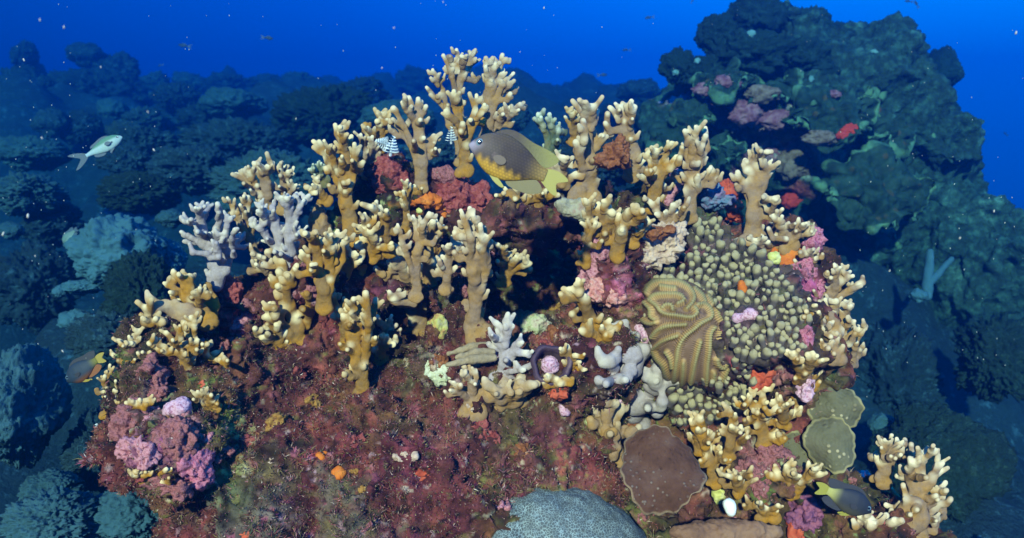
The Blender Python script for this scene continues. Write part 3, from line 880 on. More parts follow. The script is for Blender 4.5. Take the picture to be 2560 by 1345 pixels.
FC("deep yellow fire coral thicket under the lowest finger coral knobs", 'y', (1910, 1110),
   [(1855, 992), (1872, 985), (1902, 982), (1915, 969), (1918, 1006), (1888, 1005), (1935, 1030), (1937, 1088), (1865, 1030), (1950, 1060)], 9.5, d=.97, spread=.035, fat=1.1, stem=.25, knobs=1.0, body=((1900,1060,32),(1910,1020,24),), dense=1.8, seed=57)
FC("upright yellow fire coral with white ball tips beside the round brown plate", 'y', (1818, 1140),
   [(1824, 1019), (1838, 1034), (1852, 1066), (1863, 1087), (1853, 1120), (1828, 1065)], 9.5, d=.93, spread=.02, fat=1.05, stem=.35, knobs=1.0, seed=58)
FC("brownish fire coral hugging the rim of the round brown plate", 'y', (1785, 1205),
   [(1727, 1050), (1740, 1040), (1752, 1044), (1781, 1084), (1801, 1118), (1775, 1120)], 9.5, d=.95, spread=.02, fat=1.1, stem=.35, knobs=.9, seed=59)
FC("yellow fire coral comb leaning over the small dark damselfish", 'y', (1980, 1235),
   [(1942, 1182), (1965, 1165), (1982, 1175), (2000, 1190), (2022, 1156), (2038, 1172), (2050, 1182)], 9.5, d=.95, spread=.02, fat=1.15, knobs=1.0, seed=60)
FC("low bright yellow fire coral with white beads near the white sea squirt", 'y', (1920, 1290),
   [(1888, 1262), (1902, 1256), (1915, 1268), (1945, 1262)], 9, d=.92, spread=.015, fat=1.3, foot=30, seed=61)
FC("peach-tipped fire coral behind the small dark damselfish", 't', (2210, 1195),
   [(2190, 1138), (2212, 1100), (2229, 1089), (2242, 1097), (2257, 1103), (2252, 1137), (2200, 1150)], 10.5, d=.98, spread=.02, fat=1.35, stem=.25, foot=30, dense=1.8, seed=62)
FC("large tan fire coral with round peach tips in the lower right corner", 't', (2275, 1350),
   [(2244, 1190), (2264, 1180), (2278, 1155), (2298, 1127), (2310, 1140), (2335, 1123), (2346, 1138), (2357, 1158), (2347, 1176), (2364, 1207), (2360, 1222), (2332, 1258), (2215, 1262)], 11, d=.95, spread=.035, fat=1.35, stem=.3, foot=60, knobs=1.0, body=((2290,1220,36),(2275,1290,48),), dense=1.8, seed=63)
FC("blurred tan fire coral base running under the small dark damselfish", 't', (2190, 1340),
   [(2150, 1290), (2175, 1300), (2215, 1290), (2235, 1300)], 13, d=.94, spread=.02, fat=1.3, foot=40, seed=64)
# --- pale ones low in the middle
FC("blue-white fire coral hand with yellow-edged fingers beside the dead sticks", 'g', (1255, 945),
   [(1243, 806), (1270, 785), (1283, 814), (1303, 836), (1305, 856), (1314, 880), (1310, 925), (1233, 850)], 10, spread=.02, lean=-.02, fat=1.25, stem=.25, foot=34, body=((1255,900,26),), seed=65)
FC("flat tan fire coral sheet with thin white spines below the dead sticks", 't', (1178, 1015),
   [(1172, 898), (1162, 930), (1189, 926), (1188, 960), (1135, 955), (1125, 975)], 8, spread=.015, lean=-.02, fat=1.3, stem=.25, foot=46, body=((1178,960,24),(1150,980,24),(1200,985,26),), seed=66)
FC("broad tan fire coral skirt spreading under the blue-white hand", 't', (1265, 1000),
   [(1225, 965), (1262, 958), (1300, 955), (1325, 960), (1240, 985)], 16, spread=.01, fat=1.0, foot=50, knobs=.3, body=((1265,975,36),(1230,985,28),(1305,970,30),), seed=67)
FC("lumpy bluish-grey fire coral between the brain coral and the dark ring hole", 'g', (1580, 1050),
   [(1548, 812), (1562, 806), (1590, 838), (1612, 872), (1524, 900), (1640, 925), (1655, 960), (1635, 1020), (1515, 960)], 17, spread=.02, lean=-.02, fat=1.1, stem=.5, flat=.8, foot=50, body=((1570,880,32),(1575,930,40),(1590,990,48),(1640,950,28),(1630,1020,30),), seed=68)
FC("tan blobby fire coral column running down beside the round brown plate", 't', (1540, 1145),
   [(1510, 1020), (1535, 1018), (1500, 1050), (1545, 1060), (1525, 1085)], 15, spread=.015, fat=.95, stem=.4, foot=26, knobs=1.0, body=((1520,1040,26),(1530,1090,26),(1538,1130,24),), seed=69)
FC("orange-yellow fire coral sprig beside the dark ring hole", 'y', (1432, 925),
   [(1401, 872), (1420, 864), (1438, 885), (1450, 905), (1460, 925)], 8.5, spread=.015, lean=-.02, fat=1.1, seed=70)
FC("two orange-yellow fire coral nodules below the dark ring hole", 'y', (1390, 962),
   [(1368, 938), (1393, 948), (1402, 958)], 11, spread=.008, fat=.8, seed=71)

# --- colonies filling the crown between the leading ones
FC("ochre fire coral crust with short fingers directly beneath the damselfish's belly", 'y', (1300, 515),
   [(1262, 470), (1290, 476), (1330, 482), (1365, 476), (1395, 488), (1240, 488)], 10, d=1.08, body=((1290, 500, 26), (1350, 500, 26)), seed=72)
FC("ochre fire coral crust hugging the foot of the ribbed trunk", 'y', (935, 640),
   [(905, 590), (925, 575), (950, 600), (890, 612)], 11, d=1.03, body=((915, 615, 26),), seed=73)
FC("small tan fire coral twigs right of the big tan hand", 't', (1115, 720),
   [(1105, 640), (1120, 612), (1132, 640), (1096, 662), (1140, 668)], 8.5, d=1.0, seed=74)
FC("dusky fire coral twigs filling the gap under the lilac bush", 't', (690, 700),
   [(650, 640), (668, 628), (690, 640), (640, 660)], 9, d=1.08, seed=75)
FC("ochre fire coral bush between the golden five-fingered one and the ribbed trunk", 'y', (855, 690),
   [(832, 620), (850, 600), (870, 612), (888, 630), (900, 652)], 10, d=1.03, body=((860, 680, 22),), seed=76)
FC("tan fire coral tufts behind the pointed low coral of the cream slab", 't', (1650, 500),
   [(1605, 440), (1625, 452), (1660, 462), (1690, 455), (1640, 430)], 10, d=1.12, body=((1640, 490, 24),), seed=77)
FC("ochre fire coral skirt at the bottom of the tall clinging coral", 'y', (950, 900),
   [(925, 850), (950, 842), (968, 838), (985, 860), (935, 870)], 10, body=((950, 890, 22),), seed=78)
FC("golden fire coral tuft under the thick thumbed colony", 'y', (700, 870),
   [(672, 820), (690, 812), (715, 828), (660, 840)], 10, body=((695, 855, 22),), seed=79)
FC("tan fire coral sprays crowding between fish tail and grey-tan column", 't', (1405, 460),
   [(1385, 400), (1408, 392), (1428, 400), (1398, 420), (1436, 430)], 11, d=1.10, body=((1415, 450, 22),), seed=80)
FC("ochre fire coral cluster over the stacked olive plates' inner edge", 'y', (1960, 1060),
   [(1930, 1000), (1950, 990), (1968, 1010), (1985, 1030), (1942, 1020)], 9.5, d=.97, seed=81)
FC("ochre fire coral branchlets below the lowest finger coral, left of the tall yellow one", 'y', (1750, 1130),
   [(1725, 1085), (1745, 1072), (1768, 1080), (1735, 1100)], 9, d=.95, seed=82)
FC("ochre fire coral low hedge in front of the pinkish crust mound", 'y', (1850, 1230),
   [(1822, 1190), (1840, 1178), (1862, 1186), (1878, 1200), (1850, 1195)], 9.5, d=.94, body=((1850, 1215, 22),), seed=83)
FC("tan fire coral knobs rising in front of the knobby column", 't', (1905, 640),
   [(1890, 600), (1905, 590), (1922, 604), (1935, 590)], 9, d=1.06, seed=84)
FC("yellow fire coral tuft on the shoulder between rock lobe and green mound", 'y', (395, 900),
   [(372, 858), (390, 846), (408, 862), (356, 880)], 9, d=.99, seed=85)
FC("yellow fire coral fringe hanging at the lower end of the ridged stalk", 'y', (500, 905),
   [(520, 868), (540, 880), (556, 900), (505, 860)], 9, seed=86)
FC("tan fire coral knots in the shade behind the orange sponge finger", 't', (1085, 590),
   [(1065, 560), (1090, 552), (1108, 566)], 9, d=1.05, seed=87)

# ------------------------------------------------------------------ lumps: crusts, sponges, squirts
def lump(name, label, cat, pts, mat, h=.0035, k=.012, noise=.0065, nscale=70, sink=.35, ridged=0.0, d=None, depth=1.0, group=None, vcf=None, sub=1):
    """smoothly joined blobs sitting on the rock; pts = (px, py, rx, ry?)"""
    blobs = []
    for p in pts:
        px, py, rx = p[:3]; ry = p[3] if len(p) > 3 else rx
        dd = d if d is not None else hit(px, py)[2]
        kk = psize(dd)
        rz = min(rx, ry) * kk * depth
        blobs.append((np.array([(px - 1280) * kk, (672.5 - py) * kk, dd + rz * sink]), np.array([rx * kk, ry * kk, rz])))
    lo = np.min([c - r for c, r in blobs], 0) - 3 * h - k; hi = np.max([c + r for c, r in blobs], 0) + 3 * h + k
    V, Q = largest_piece(*surface_nets(ellipsoids_sdf(grid(lo, hi, h), blobs, k), lo, h))
    for _ in range(sub):
        V, Q = subdivide(V, Q)
    V = to_world(V)
    N = vertex_normals(V, Q)
    dsp = fbm(V, nscale, 4, 7, .6) * noise
    if ridged: dsp = dsp - np.abs(noise3(V, nscale * 1.8, 19)) * ridged
    V = V + N * dsp[:, None]
    c0 = blobs[0][0] @ BASIS
    vc = vcf(V) if vcf else None
    return tag(mesh_obj(name, V, Q, mat, loc=c0, vc=vc), label, cat, group)

M_PINK = mat_noise("pink_coralline", [(.07, .025, .025), (.30, .09, .11), (.48, .22, .24), (.22, .06, .06), (.60, .44, .40)], 150, .75, .6, 260)
M_MAROON = mat_noise("maroon_crust", [(.04, .013, .012), (.17, .05, .042), (.32, .12, .12), (.11, .035, .025), (.55, .40, .36)], 170, .8, .8, 300)
M_MAGENTA = mat_noise("magenta_coralline", [(.08, .02, .03), (.32, .07, .12), (.46, .17, .22), (.18, .03, .05), (.56, .38, .38)], 150, .7, .6, 280)
M_ORANGE = mat_noise("orange_sponge", [(.34, .07, .008), (.52, .13, .014), (.58, .20, .03)], 60, .8, .5, 320)
M_RED = mat_noise("red_sponge", [(.22, .03, .015), (.42, .07, .03), (.50, .14, .07)], 60, .8, .5, 300)
M_SALMON = mat_noise("salmon_sponge", [(.20, .06, .05), (.46, .16, .13), (.55, .27, .22), (.60, .42, .38)], 150, .8, .7, 300)
M_CREAM = mat_noise("bare_limestone", [(.16, .08, .05), (.42, .29, .20), (.50, .37, .27), (.40, .22, .16)], 60, .85, .6, 240)
M_RUST = mat_noise("rusty_algae", [(.10, .03, .01), (.24, .08, .025), (.34, .15, .07)], 130, .9, 1.0, 350)
M_DARKRED = mat_noise("dark_red_algae", [(.06, .012, .012), (.20, .035, .03), (.32, .085, .07), (.11, .02, .02)], 120, .85, .8, 330)
M_YELLOWGREEN = mat_noise("yellow_green_sponge", [(.34, .36, .06), (.50, .48, .14), (.58, .56, .30)], 80, .7, .4, 260)
M_WHITE = mat_noise("white_squirt", [(.62, .64, .55), (.78, .78, .70)], 60, .45, .3, 260, spec=.4)
M_PALEPINK = mat_noise("pale_pink_crust", [(.20, .07, .11), (.46, .22, .30), (.58, .38, .44), (.30, .10, .15), (.62, .50, .48)], 170, .7, .6, 240)
M_STICK = mat_noise("dead_coral_stick", [(.16, .12, .07), (.30, .22, .12), (.36, .28, .17)], 90, .8, .4, 300)
M_BLUEPURPLE = mat_noise("purple_sponge", [(.05, .02, .05), (.15, .05, .11), (.26, .08, .12), (.08, .025, .07)], 110, .7, .4, 250)
M_SHADEDBLUE = mat_noise("shaded_blue_crust", [(.02, .14, .20), (.10, .16, .24), (.26, .12, .22)], 40, .7, .4, 250)  # the shadow's blue is put into the crust's colour

CR = "coralline crusts on the rock"
lump("coralline_knob", "mauve and maroon coralline knob at the outer edge of the pink lobe", "coralline algae", [(325, 1050, 52, 56), (300, 1100, 34)], M_MAROON, ridged=.006, group=CR)
lump("coralline_knob", "rounded brown-pink coralline knob in the middle of the pink lobe", "coralline algae", [(430, 1095, 52, 48), (455, 1120, 40)], M_MAROON, ridged=.006, group=CR)
lump("coralline_knob", "pale lilac coralline crust with a yellow edge on the pink lobe", "coralline algae", [(430, 1030, 30, 26), (455, 1018, 22)], M_PALEPINK, noise=.003, group=CR)
lump("coralline_knob", "purple-pink coralline bulge low on the pink lobe", "coralline algae", [(478, 1165, 46, 44), (500, 1200, 34, 30)], M_MAGENTA, ridged=.004, group=CR)
lump("coralline_knob", "speckled pink coralline lump on the lobe's left flank", "coralline algae", [(325, 1125, 40, 34), (360, 1150, 38, 30)], M_PINK, ridged=.007, group=CR)
lump("coralline_knob", "salmon streaked crust at the bottom tip of the pink lobe", "coralline algae", [(440, 1225, 46, 30), (395, 1200, 36, 26)], M_MAROON, ridged=.008, group=CR)
lump("coralline_knob", "small rosy coralline ball beside the dark hole of the pink lobe", "coralline algae", [(462, 1032, 15)], M_PINK, h=.0025, noise=.001, group=CR)
lump("coralline_knob", "shaggy red-pink coralline column above the pink lobe", "coralline algae", [(372, 930, 30, 44), (390, 980, 32, 30)], M_MAROON, ridged=.008, group=CR)
lump("coralline_knob", "deep red crust shoulder under the whitish fire coral bush", "coralline algae", [(575, 735, 34, 40), (560, 790, 36, 34)], M_DARKRED, ridged=.006, group=CR)
lump("coralline_knob", "bright magenta fuzzy patch on the rock's left shoulder", "coralline algae", [(605, 825, 34, 42), (625, 790, 22)], M_PINK, noise=.006, group=CR)
lump("coralline_knob", "pink pitted crust on the cavity's right wall, upper half", "coralline algae", [(1492, 640, 34, 50), (1480, 690, 28, 34)], M_PINK, group=CR)
lump("coralline_knob", "salmon crust dotted with white rings on the cavity's right wall", "coralline algae", [(1500, 725, 42, 34), (1530, 745, 30, 30)], M_SALMON, group=CR)
lump("coralline_knob", "magenta coralline cauliflower beside the orange sponge", "coralline algae", [(2005, 680, 34, 34), (1990, 715, 26, 26), (2015, 650, 22)], M_MAGENTA, ridged=.006, group=CR)
lump("coralline_knob", "purple-red fuzzy knob at the far end of the white comb coral", "coralline algae", [(2040, 598, 22, 34), (2025, 620, 20)], M_MAGENTA, d=1.06, group=CR)
lump("coralline_knob", "bright pink oval crust among the lower finger coral", "coralline algae", [(2013, 838, 24, 30)], M_MAGENTA, noise=.005, ridged=.004, group=CR)
lump("coralline_knob", "dark pink crust between magenta cauliflower and toothed fan", "coralline algae", [(2052, 720, 16, 26)], M_MAGENTA, group=CR)
lump("coralline_knob", "lilac nodules among the finger coral knobs beside the brain coral", "coralline algae", [(1845, 795, 15), (1868, 785, 16), (1885, 790, 14)], M_PALEPINK, h=.0025, k=.004, noise=.002, group=CR)
lump("coralline_knob", "pink and white rosette between yellow coral and twin plates", "coralline algae", [(2015, 975, 26, 30), (2005, 995, 20)], M_PALEPINK, noise=.005, ridged=.005, group=CR)
lump("coralline_knob", "pink bubbly crust touching the brain coral's left edge", "coralline algae", [(1608, 830, 18, 34)], M_PALEPINK, noise=.004, group=CR)
lump("coralline_knob", "small bright pink tuft on the red algae face below the ring hole", "coralline algae", [(1412, 1022, 17, 18)], M_PALEPINK, h=.0025, noise=.003, group=CR)
lump("coralline_knob", "tiny glossy pink bead in the gap of the lumpy grey coral", "coralline algae", [(1552, 1003, 9, 12)], M_PALEPINK, h=.002, noise=.0, group=CR)
lump("coralline_knob", "mauve stringy crust mound under the yellow coral comb", "coralline algae", [(1930, 1150, 46, 44), (1900, 1215, 44, 40), (1870, 1190, 36)], M_MAROON, ridged=.008, group=CR)
lump("coralline_knob", "pale lilac rubble strip in front of the lower plate", "coralline algae", [(2110, 1180, 22, 16), (2140, 1175, 20, 15), (2165, 1190, 20, 16)], M_PALEPINK, noise=.005, ridged=.004, group=CR)
lump("coralline_knob", "purple and red crust boulder between the dark fish and brown sheets", "coralline algae", [(2035, 1280, 46, 40), (2010, 1300, 40, 40)], M_BLUEPURPLE, ridged=.004, group=CR)
lump("red_sponge", "scarlet sponge patch on the lower edge of the purple crust", "sponge", [(1995, 1325, 34, 30)], M_RED)
lump("red_algae_knob", "large dark red fuzzy knob below the white spiral worm", "algae", [(972, 432, 44, 46), (1000, 455, 30, 30), (950, 455, 24, 24)], M_DARKRED, d=1.12, noise=.006)
lump("red_algae_knob", "crimson algae hump left of the damselfish's belly", "algae", [(1130, 490, 60, 54), (1165, 455, 40, 34), (1190, 500, 40, 44)], M_DARKRED, noise=.007, ridged=.005)
lump("red_algae_knob", "pinkish algae stone under the candelabra coral", "algae", [(1108, 437, 36, 24), (1085, 450, 24, 20)], M_MAROON, noise=.005)
lump("algae_tuft", "shaggy rust-brown algae tuft between two tan corals on the crest", "algae", [(1540, 375, 32, 36), (1520, 405, 28, 24), (1552, 400, 22)], M_RUST, d=1.06, noise=.009, ridged=.006)
lump("orange_sponge", "hanging orange sponge finger left of the cavity", "sponge", [(1108, 520, 14, 36), (1090, 500, 22, 16), (1050, 505, 26, 14)], M_ORANGE)
lump("orange_sponge", "short orange sponge tab between yellow and tan corals", "sponge", [(903, 672, 13, 26)], M_ORANGE, h=.0025)
lump("orange_sponge", "angular orange sponge under the white comb coral", "sponge", [(1945, 640, 40, 26), (1965, 660, 28, 30), (1985, 630, 26, 20)], M_ORANGE, noise=.003)
lump("orange_sponge", "thin orange sponge streak among the finger coral knobs", "sponge", [(1858, 730, 8, 18), (1853, 712, 6, 10)], M_ORANGE, h=.002, noise=.001)
lump("red_sponge", "red-orange sponge patch below the finger coral", "sponge", [(1905, 935, 24, 26), (1890, 960, 18, 20)], M_RED)
lump("red_sponge", "dim red sponge ball behind the knobby column", "sponge", [(1820, 470, 18, 20), (1828, 500, 20, 26), (1840, 535, 24, 26)], M_RED, d=1.17)
for px, py, r, lab in ((805, 1137, 16, "round orange sponge with a pit on the red algae face, upper of two"), (847, 1182, 17, "round orange sponge on the red algae face, lower of two")):
    lump("orange_sponge", lab, "sponge", [(px - r * .5, py, r * .6), (px + r * .5, py, r * .6), (px, py - r * .5, r * .6), (px, py + r * .5, r * .6)], M_ORANGE, h=.002, k=.003, noise=.001, group="round orange sponges on the algae face")
lump("yellow_sponge", "pale yellow-green sponge chip beside the orange sponge finger", "sponge", [(1052, 525, 14, 9)], M_YELLOWGREEN, h=.002, noise=.001)
lump("yellow_sponge", "small lemon sponge chip under the yellow-green one", "sponge", [(1048, 553, 10, 9)], M_YELLOWGREEN, h=.002, noise=.001)
lump("yellow_sponge", "pitted yellow sponge on the orange sponge's face", "sponge", [(1938, 645, 18, 14)], M_YELLOWGREEN, h=.002, noise=.003)
lump("yellow_sponge", "green-yellow lumpy sponge beside the white sea squirt", "sponge", [(1798, 1240, 16, 20)], M_YELLOWGREEN, h=.0025, noise=.003)
lump("sea_squirt", "white balloon-like sea squirt among yellow corals", "sea squirt", [(1824, 1262, 17, 15), (1828, 1280, 13, 14)], M_WHITE, h=.0025, noise=.0008, d=.86, k=.006)
lump("shaded_crust", "blue-shadowed crust bulge behind the tall tan coral", "coralline algae", [(1785, 490, 34, 30), (1815, 500, 22, 14), (1770, 470, 14, 20)], M_SHADEDBLUE, d=1.13, group=CR)
lump("sponge_wedge", "pink and white wedge of crusted rock behind the tall tan coral", "rock", [(1700, 440, 22, 20), (1680, 470, 22, 24), (1665, 500, 20, 20)], M_PINK, d=1.13, noise=.003)
lump("limestone_slab", "cream limestone slab with rusty stains above the brain coral", "rock", [(1690, 572, 30, 24), (1665, 590, 38, 30), (1640, 615, 42, 30), (1615, 645, 36, 28), (1598, 672, 26, 22), (1675, 620, 30, 34)], M_CREAM, d=1.06, depth=.8, k=.02, noise=.007, ridged=.006)
lump("algae_tuft", "rusty brown algae patch on the cream slab", "algae", [(1652, 580, 28, 14), (1635, 590, 20, 12), (1675, 572, 16, 9)], M_RUST, d=1.03, noise=.005, ridged=.004)
lump("limestone_slab", "pale greenish limestone ledge under the damselfish's tail", "rock", [(1445, 522, 44, 26), (1470, 540, 26, 30), (1410, 512, 28, 14)], mat_noise("pale_green_limestone", [(.16, .12, .08), (.33, .30, .20), (.26, .11, .09)], 50, .85, .6, 240), d=1.06, depth=.7, noise=.004)
lump("limestone_knob", "greenish algae-mottled rubble knob behind the blue-white hand", "rock", [(1330, 815, 42, 34), (1300, 800, 24, 20), (1345, 850, 30, 28)], mat_noise("mottled_rubble", [(.22, .05, .05), (.38, .40, .22), (.52, .44, .34), (.20, .06, .06)], 60, .85, .8, 260), noise=.006)
lump("limestone_knob", "lime-flecked red rubble beside the cream bulb foot", "rock", [(1095, 815, 26, 28)], mat_noise("lime_rubble", [(.44, .12, .06), (.42, .40, .10), (.50, .42, .30)], 80, .85, .8, 260), noise=.004)
lump("limestone_knob", "cream-green encrusted bump on the dark algae face", "rock", [(1085, 930, 34, 26), (1110, 945, 24, 18)], mat_noise("cream_green_crust", [(.30, .32, .14), (.50, .50, .33), (.58, .55, .42)], 70, .85, .9, 280), noise=.006, sink=.7)
lump("limestone_slab", "flat tan crust slab left of the ribbed trunk", "rock", [(795, 545, 22, 40), (800, 575, 26, 26)], M_FIRE['t'], d=1.08, depth=.6, noise=.003)

# small encrusting patches: part of the rock they grow on
def crust_patches():
    rng = random.Random(21)
    kinds = [M_PINK, M_MAROON, M_RUST, M_DARKRED, M_MAROON, mat_noise("olive_crust", [(.05, .05, .02), (.13, .12, .04), (.22, .20, .08)], 110, .85, .8, 300),
             mat_noise("ochre_crust", [(.12, .05, .015), (.30, .15, .03), (.40, .24, .08)], 110, .85, .8, 300), M_CREAM, M_PALEPINK, M_RED]
    wts = [3, 5, 4, 4, 4, 4, 3, 2, 1, 1]
    n = 0
    while n < 90:
        px, py = rng.uniform(280, 1640), rng.uniform(560, 1340)
        if rng.random() < .2: px, py = rng.uniform(1700, 2300), rng.uniform(1120, 1340)
        p, nn, d_ = hit(px, py, -1)
        if d_ < 0: continue
        r = rng.uniform(10, 26)
        m = rng.choices(kinds, wts)[0]
        pts = [(px + rng.uniform(-1, 1) * r, py + rng.uniform(-.7, .7) * r, r * rng.uniform(.5, .9), r * rng.uniform(.4, .8)) for _ in range(4)]
        if any(abs(hit(q[0], q[1], 9)[2] - d_) > .03 for q in pts): continue
        o = lump("crust", None, None, pts, m, h=.0032, k=.008, noise=.006, nscale=85, ridged=.006, sink=.75, depth=.7)
        o.parent = ROCK_OBJ
        o.location = tuple(np.array(o.location) - np.array(ROCK_OBJ.location))
        n += 1
crust_patches()

# brown sheets along the bottom edge
M_SHEET = mat_noise("brown_sheet", [(.10, .05, .03), (.19, .10, .055), (.24, .14, .08)], 24, .7, .4, 300)
lump("brown_sheet_coral", "mottled brown sheet coral along the lower edge below yellow corals", "plate coral", [(1800, 1335, 90, 34), (1720, 1340, 50, 24), (1890, 1335, 70, 28)], M_SHEET, d=.90, depth=.8, noise=.003)

# ------------------------------------------------------------------ plates
def plate_geo(cx, cy, d, rx, ry, nrm, thick=.006, wav=.06, lobes=5, cup=.0, seed=0, rings=16, segs=120, rot=0.0):
    """a disc with wavy rim; nrm camera-aligned, pointing at the viewer (negative depth)"""
    rng = random.Random(seed)
    n = np.array(nrm, float); n /= np.linalg.norm(n)
    u = np.cross([0, 1, 0], n); u /= np.linalg.norm(u)
    if u[0] < 0: u = -u
    v = np.cross(n, u)
    if v[1] < 0: v = -v
    k = psize(d)
    ax = rx * k / max(abs(u[0]), .3); ay = ry * k / max(abs(v[1]), .3)
    c = np.array([(cx - 1280) * k, (672.5 - cy) * k, d])
    ph = [rng.uniform(0, 6.28) for _ in range(4)]
    th = np.arange(segs) / segs * 2 * math.pi
    rim = 1 + wav * (np.sin(lobes * th + ph[0]) * .5 + np.sin((lobes * 2 + 1) * th + ph[1]) * .3 + np.sin(2 * th + ph[2]) * .4 + .25 * np.sin(17 * th + ph[3]))
    V, C = [], []
    def ring(t, off):
        X = np.cos(th + rot) * rim * t; Y = np.sin(th + rot) * rim * t
        w = cup * t ** 2 + .012 * t ** 3 * np.sin(lobes * th + ph[1]) * (ax / .05)
        return c + u * (X * ax)[:, None] + v * (Y * ay)[:, None] + n * (w + off)[:, None]
    ts = [.0004] + [((i + 1) / rings) ** .85 for i in range(rings)]
    for t in ts: V.append(ring(t, 0.0)); C.append(np.full(segs, t))
    V.append(ring(1.012, -thick * .5)); C.append(np.full(segs, 1.0))
    for t in reversed(ts): V.append(ring(t * .99, -thick * (1 + 2.0 * (1 - t)))); C.append(np.full(segs, t * .8))
    V = np.concatenate(V); C = np.concatenate(C)
    R = len(V) // segs
    i = np.arange(R - 1)[:, None] * segs; j = np.arange(segs)[None, :]; j2 = (j + 1) % segs
    Q = np.stack([i + j, i + j2, i + segs + j2, i + segs + j], -1).reshape(-1, 4)
    Vw = to_world(V)
    cap0 = np.stack([np.arange(0, segs // 2 - 1), np.arange(1, segs // 2), segs - 1 - np.arange(1, segs // 2), segs - 1 - np.arange(0, segs // 2 - 1)], 1)
    N = vertex_normals(Vw, Q)
    if (N[: segs * 4] @ (n @ BASIS)).mean() < 0: Q = Q[:, ::-1].copy(); cap0 = cap0[:, ::-1].copy()
    return Vw, np.concatenate([Q, cap0]), C, to_world(c)

def mat_plate(name, body, rim, spots=None, spotscale=60, bump=.4, rimat=.93, bscale=350, mott=30):
    t = NT(name)
    s = t.sep(t.attr())
    col = t.ramp(t.mapr(t.noise(mott, 6, .65), .3, .7), body)
    nrm = t.bump(t.noise(bscale, 4), bump, .002)
    if spots:
        v = t.voro(spotscale)
        f = t.math('MULTIPLY', t.mapr(v, .16, .26, 1.0, 0.0), t.mapr(t.noise(14, 2), .45, .6))
        col = t.mix(f, col, spots)
        nrm = t.bump(t.mapr(v, .1, .35, 1.0, 0.0), .4, .003, nrm)
    ring = t.n.new("ShaderNodeMath"); ring.operation = 'SINE'
    t.l.new(t.math('ADD', t.math('MULTIPLY', s[0], 46.0), t.math('MULTIPLY', t.noise(mott, 3), 14.0)), ring.inputs[0])
    col = t.mix(t.mapr(ring.outputs[0], -1, 1, 0.0, .10), col, t.mix(1.0, col, (.5, .5, .5), 'MULTIPLY'))
    nrm = t.bump(ring.outputs[0], .12, .001, nrm)
    f = t.mapr(t.math('ADD', s[0], t.math('MULTIPLY', t.math('SUBTRACT', t.noise(60, 3), .5), .10)), rimat, rimat + .05)
    col = t.mix(f, col, rim)
    return t.done(col, .8, nrm, .15)

def plate(name, label, cat, *a, mat, group=None, **kw):
    Vw, Q, C, c = plate_geo(*a, **kw)
    Vw = Vw + vertex_normals(Vw, Q) * (fbm(Vw, 30, 3, 4) * .002)[:, None]
    return tag(mesh_obj(name, Vw, Q, mat, loc=c, vc=np.stack([C, C, C], 1)), label, cat, group)

M_BROWNPLATE = mat_plate("brown_plate", [(.050, .022, .012), (.085, .038, .021), (.115, .064, .044)], (.24, .17, .10), spots=(.17, .13, .10), spotscale=140, rimat=.955)
M_OLIVEPLATE = mat_plate("olive_plate", [(.085, .075, .035), (.12, .11, .06), (.10, .085, .045)], (.26, .22, .10), spots=(.36, .30, .17), spotscale=95, rimat=.9)
plate("plate_coral", "round smooth brown plate coral with a pale rim", "plate coral", 1652, 1170, .865, 98, 94, (-.10, .50, -.86), mat=M_BROWNPLATE, wav=.11, lobes=3, cup=-.005, seed=3)
plate("plate_coral", "olive half-disc plate coral with pale bumps, upper of two stacked", "plate coral", 2088, 1020, .985, 58, 66, (-.35, .15, -.9), mat=M_OLIVEPLATE, group="stacked olive plates", wav=.10, lobes=4, cup=-.012, seed=4)
plate("plate_coral", "olive half-disc plate coral with pale bumps, lower of two stacked", "plate coral", 2078, 1108, .955, 58, 68, (-.30, .25, -.9), mat=M_OLIVEPLATE, group="stacked olive plates", wav=.09, lobes=3, cup=-.012, seed=6)
plate("plate_coral", "small dim green plate tucked left of the stacked olive plates", "plate coral", 1985, 1135, .99, 34, 52, (-.3, .4, -.9), mat=M_OLIVEPLATE, wav=.06, seed=8)

